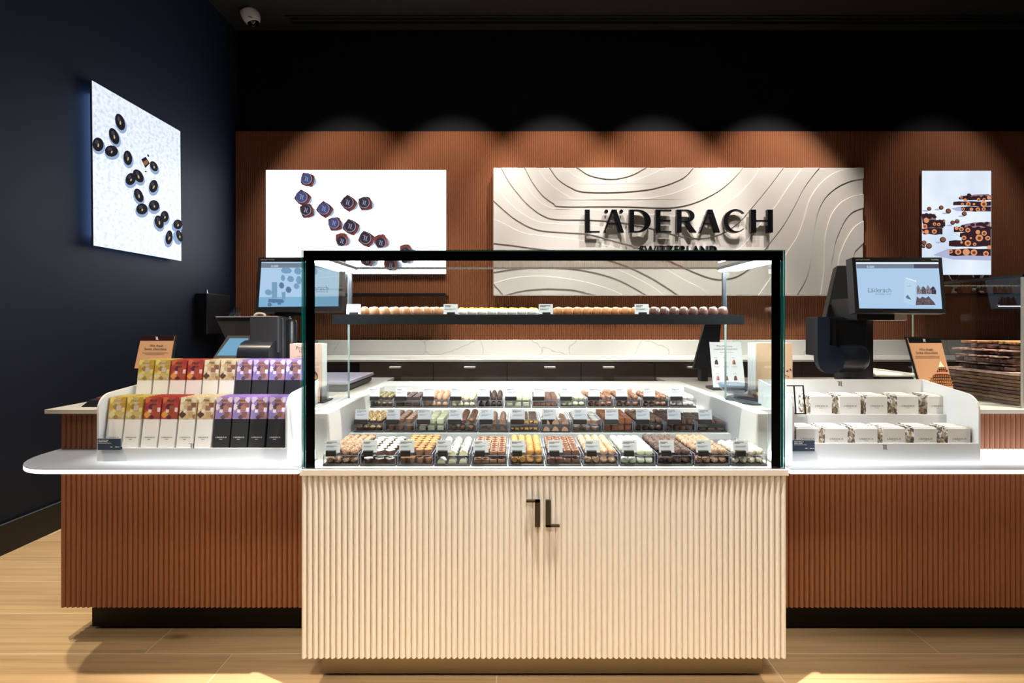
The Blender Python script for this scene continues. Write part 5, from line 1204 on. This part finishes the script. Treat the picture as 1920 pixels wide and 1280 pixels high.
n_ = Vector((0, -.027, .085)); MB().prism([(-1.505, 1.69, ZT + .0262), (-1.45, 1.69, ZT + .0262), (-1.45, 1.74, ZT + .0358), (-1.50, 1.74, ZT + .0358)], [(-1.505, 1.6897, ZT + .0274), (-1.45, 1.6897, ZT + .0274), (-1.45, 1.7397, ZT + .037), (-1.50, 1.7397, ZT + .037)]).obj('screen', lit('terminal_red', C(170, 56, 40), .7), t)
# operator screen seen from behind on the right, and its dark twin inside the case view
t = thing('rear_screen', 'black screen seen from behind, left of the mousse menu card', 'screen', P(1318, 690, 2.36))
MB().quad(P(1322, 606, 2.44), P(1352, 606, 2.44), P(1346, 690, 2.36), P(1300, 690, 2.36), .025).obj('housing', M_plast, t)
MB().box(XP(1312, 2.4), XP(1326, 2.4), 2.385, 2.43, ZT, ZP(688, 2.4), bev=.004).obj('stem', M_plast, t)

# ================================================================== BARK CASE (right)
t = thing('bark_case', 'glass counter case around the stacked chocolate bark on the right', 'display case', (2.2, 1.9, ZT))
xq = 1.774
def pane2(nm, x0, x1, y0, y1, z0, z1, thin):
    m_ = MB().box(x0, x1, y0, y1, z0, z1, M_pane); k_ = m_.mi(mat('pale_glass_edge', C(150, 170, 165), .15)); ax = {'x': (0, 1), 'y': (2, 3), 'z': (4, 5)}[thin]
    for i in range(6):
        if i not in ax: m_.m[i] = k_
    m_.obj(nm, None, t)
pane2('side_pane', xq, xq + .006, 1.646, 2.095, ZT + .001, 1.283, 'x'); pane2('front_pane', xq, 2.7, 1.640, 1.646, ZT + .001, 1.283, 'y'); pane2('top_pane', xq, 2.7, 1.640, 2.095, 1.285, 1.291, 'z')
m = MB().box(xq - .001, xq + .010, 1.638, 2.10, 1.283, 1.2925).box(xq, 2.7, 1.638, 1.650, 1.283, 1.2925); m.obj('top_rail', M_plast, t)
MB().box(xq - .001, xq + .004, 1.638, 1.643, ZT, 1.283).obj('corner_post', mat('pale_steel', C(196, 196, 192), .4, metal=.3), t)
MB().box(2.10, 2.68, 2.03, 2.045, 1.196, 1.202, M_steel).obj('streak_backing', None, t); MB().box(2.105, 2.67, 2.032, 2.043, 1.194, 1.1955).obj('reflection_streak', mat('warm_streak_glow', C(255, 240, 220), .5, emit=5, emit_col=(1, .86, .7, 1)), t)  # glowing strip and its backing stand in for a light streak reflected in the glass
barks = [two('bark_' + n_, C(*a), C(*b2), 60, (.4, .6), .5, detail=4) for n_, a, b2 in (('brown', (104, 74, 56), (132, 96, 72)), ('tan', (118, 86, 64), (146, 110, 84)), ('dark', (84, 60, 58), (112, 80, 76)), ('pink', (212, 172, 160), (234, 202, 190)), ('nut', (172, 120, 80), (206, 158, 112)))]
rr = random.Random(11); z = ZT + .002
def slab(x0, x1, y0, y1, z, h, mm, lab, rag, tilt=0):
    n_ = 26; outl = []; w_ = 0
    for k in range(n_): w_ = w_ * .6 + rr.uniform(-rag, rag); outl.append((x0 + w_, y1 - (y1 - y0) * k / n_))
    for k in range(34): w_ = w_ * .6 + rr.uniform(-rag, rag); outl.append((x0 + (x1 - x0) * k / 34, y0 + w_ * .7))
    outl += [(x1, y0), (x1, y1)]
    m_ = MB().prism([(x + rr.uniform(0, rag * .4), y + rr.uniform(0, rag * .3), z + (rr.uniform(0, h * .25) if rag > .005 else 0)) for x, y in outl], [(x, y, z + h * rr.uniform(.72, 1.0) + tilt * (y - y0)) for x, y in outl], mm)
    o = m_.obj('chocolate_slab', None); return tag(o, lab, 'chocolate slab', 'stacked slabs of chocolate bark')
for k in range(9):
    slab(1.802 + rr.uniform(0, .006), 2.35, 1.675 + rr.uniform(0, .006), 1.975, z, .0118, barks[(0, 1, 0, 2, 1, 0, 1, 0, 3)[k]] if k < 8 else barks[3], 'even chocolate bark slab, number %d from the bottom of the lower stack' % (k + 1), .0025); z += .0131
UP = [(1.805, .016, 2), (1.815, .008, 3), (1.80, .020, 2), (1.80, .008, 3), (1.83, .012, 2), (1.80, .009, 3), (1.83, .016, 2), (1.84, .012, 4)]
for k, (xa, h_, mi_) in enumerate(UP):
    slab(xa, 2.3, 1.72 + rr.uniform(0, .02), 1.90 + rr.uniform(0, .03), z, h_ - .001, barks[mi_], 'ragged thin chocolate bark slab, number %d from the bottom of the upper pile' % (k + 1), .016); z += h_ + .0012
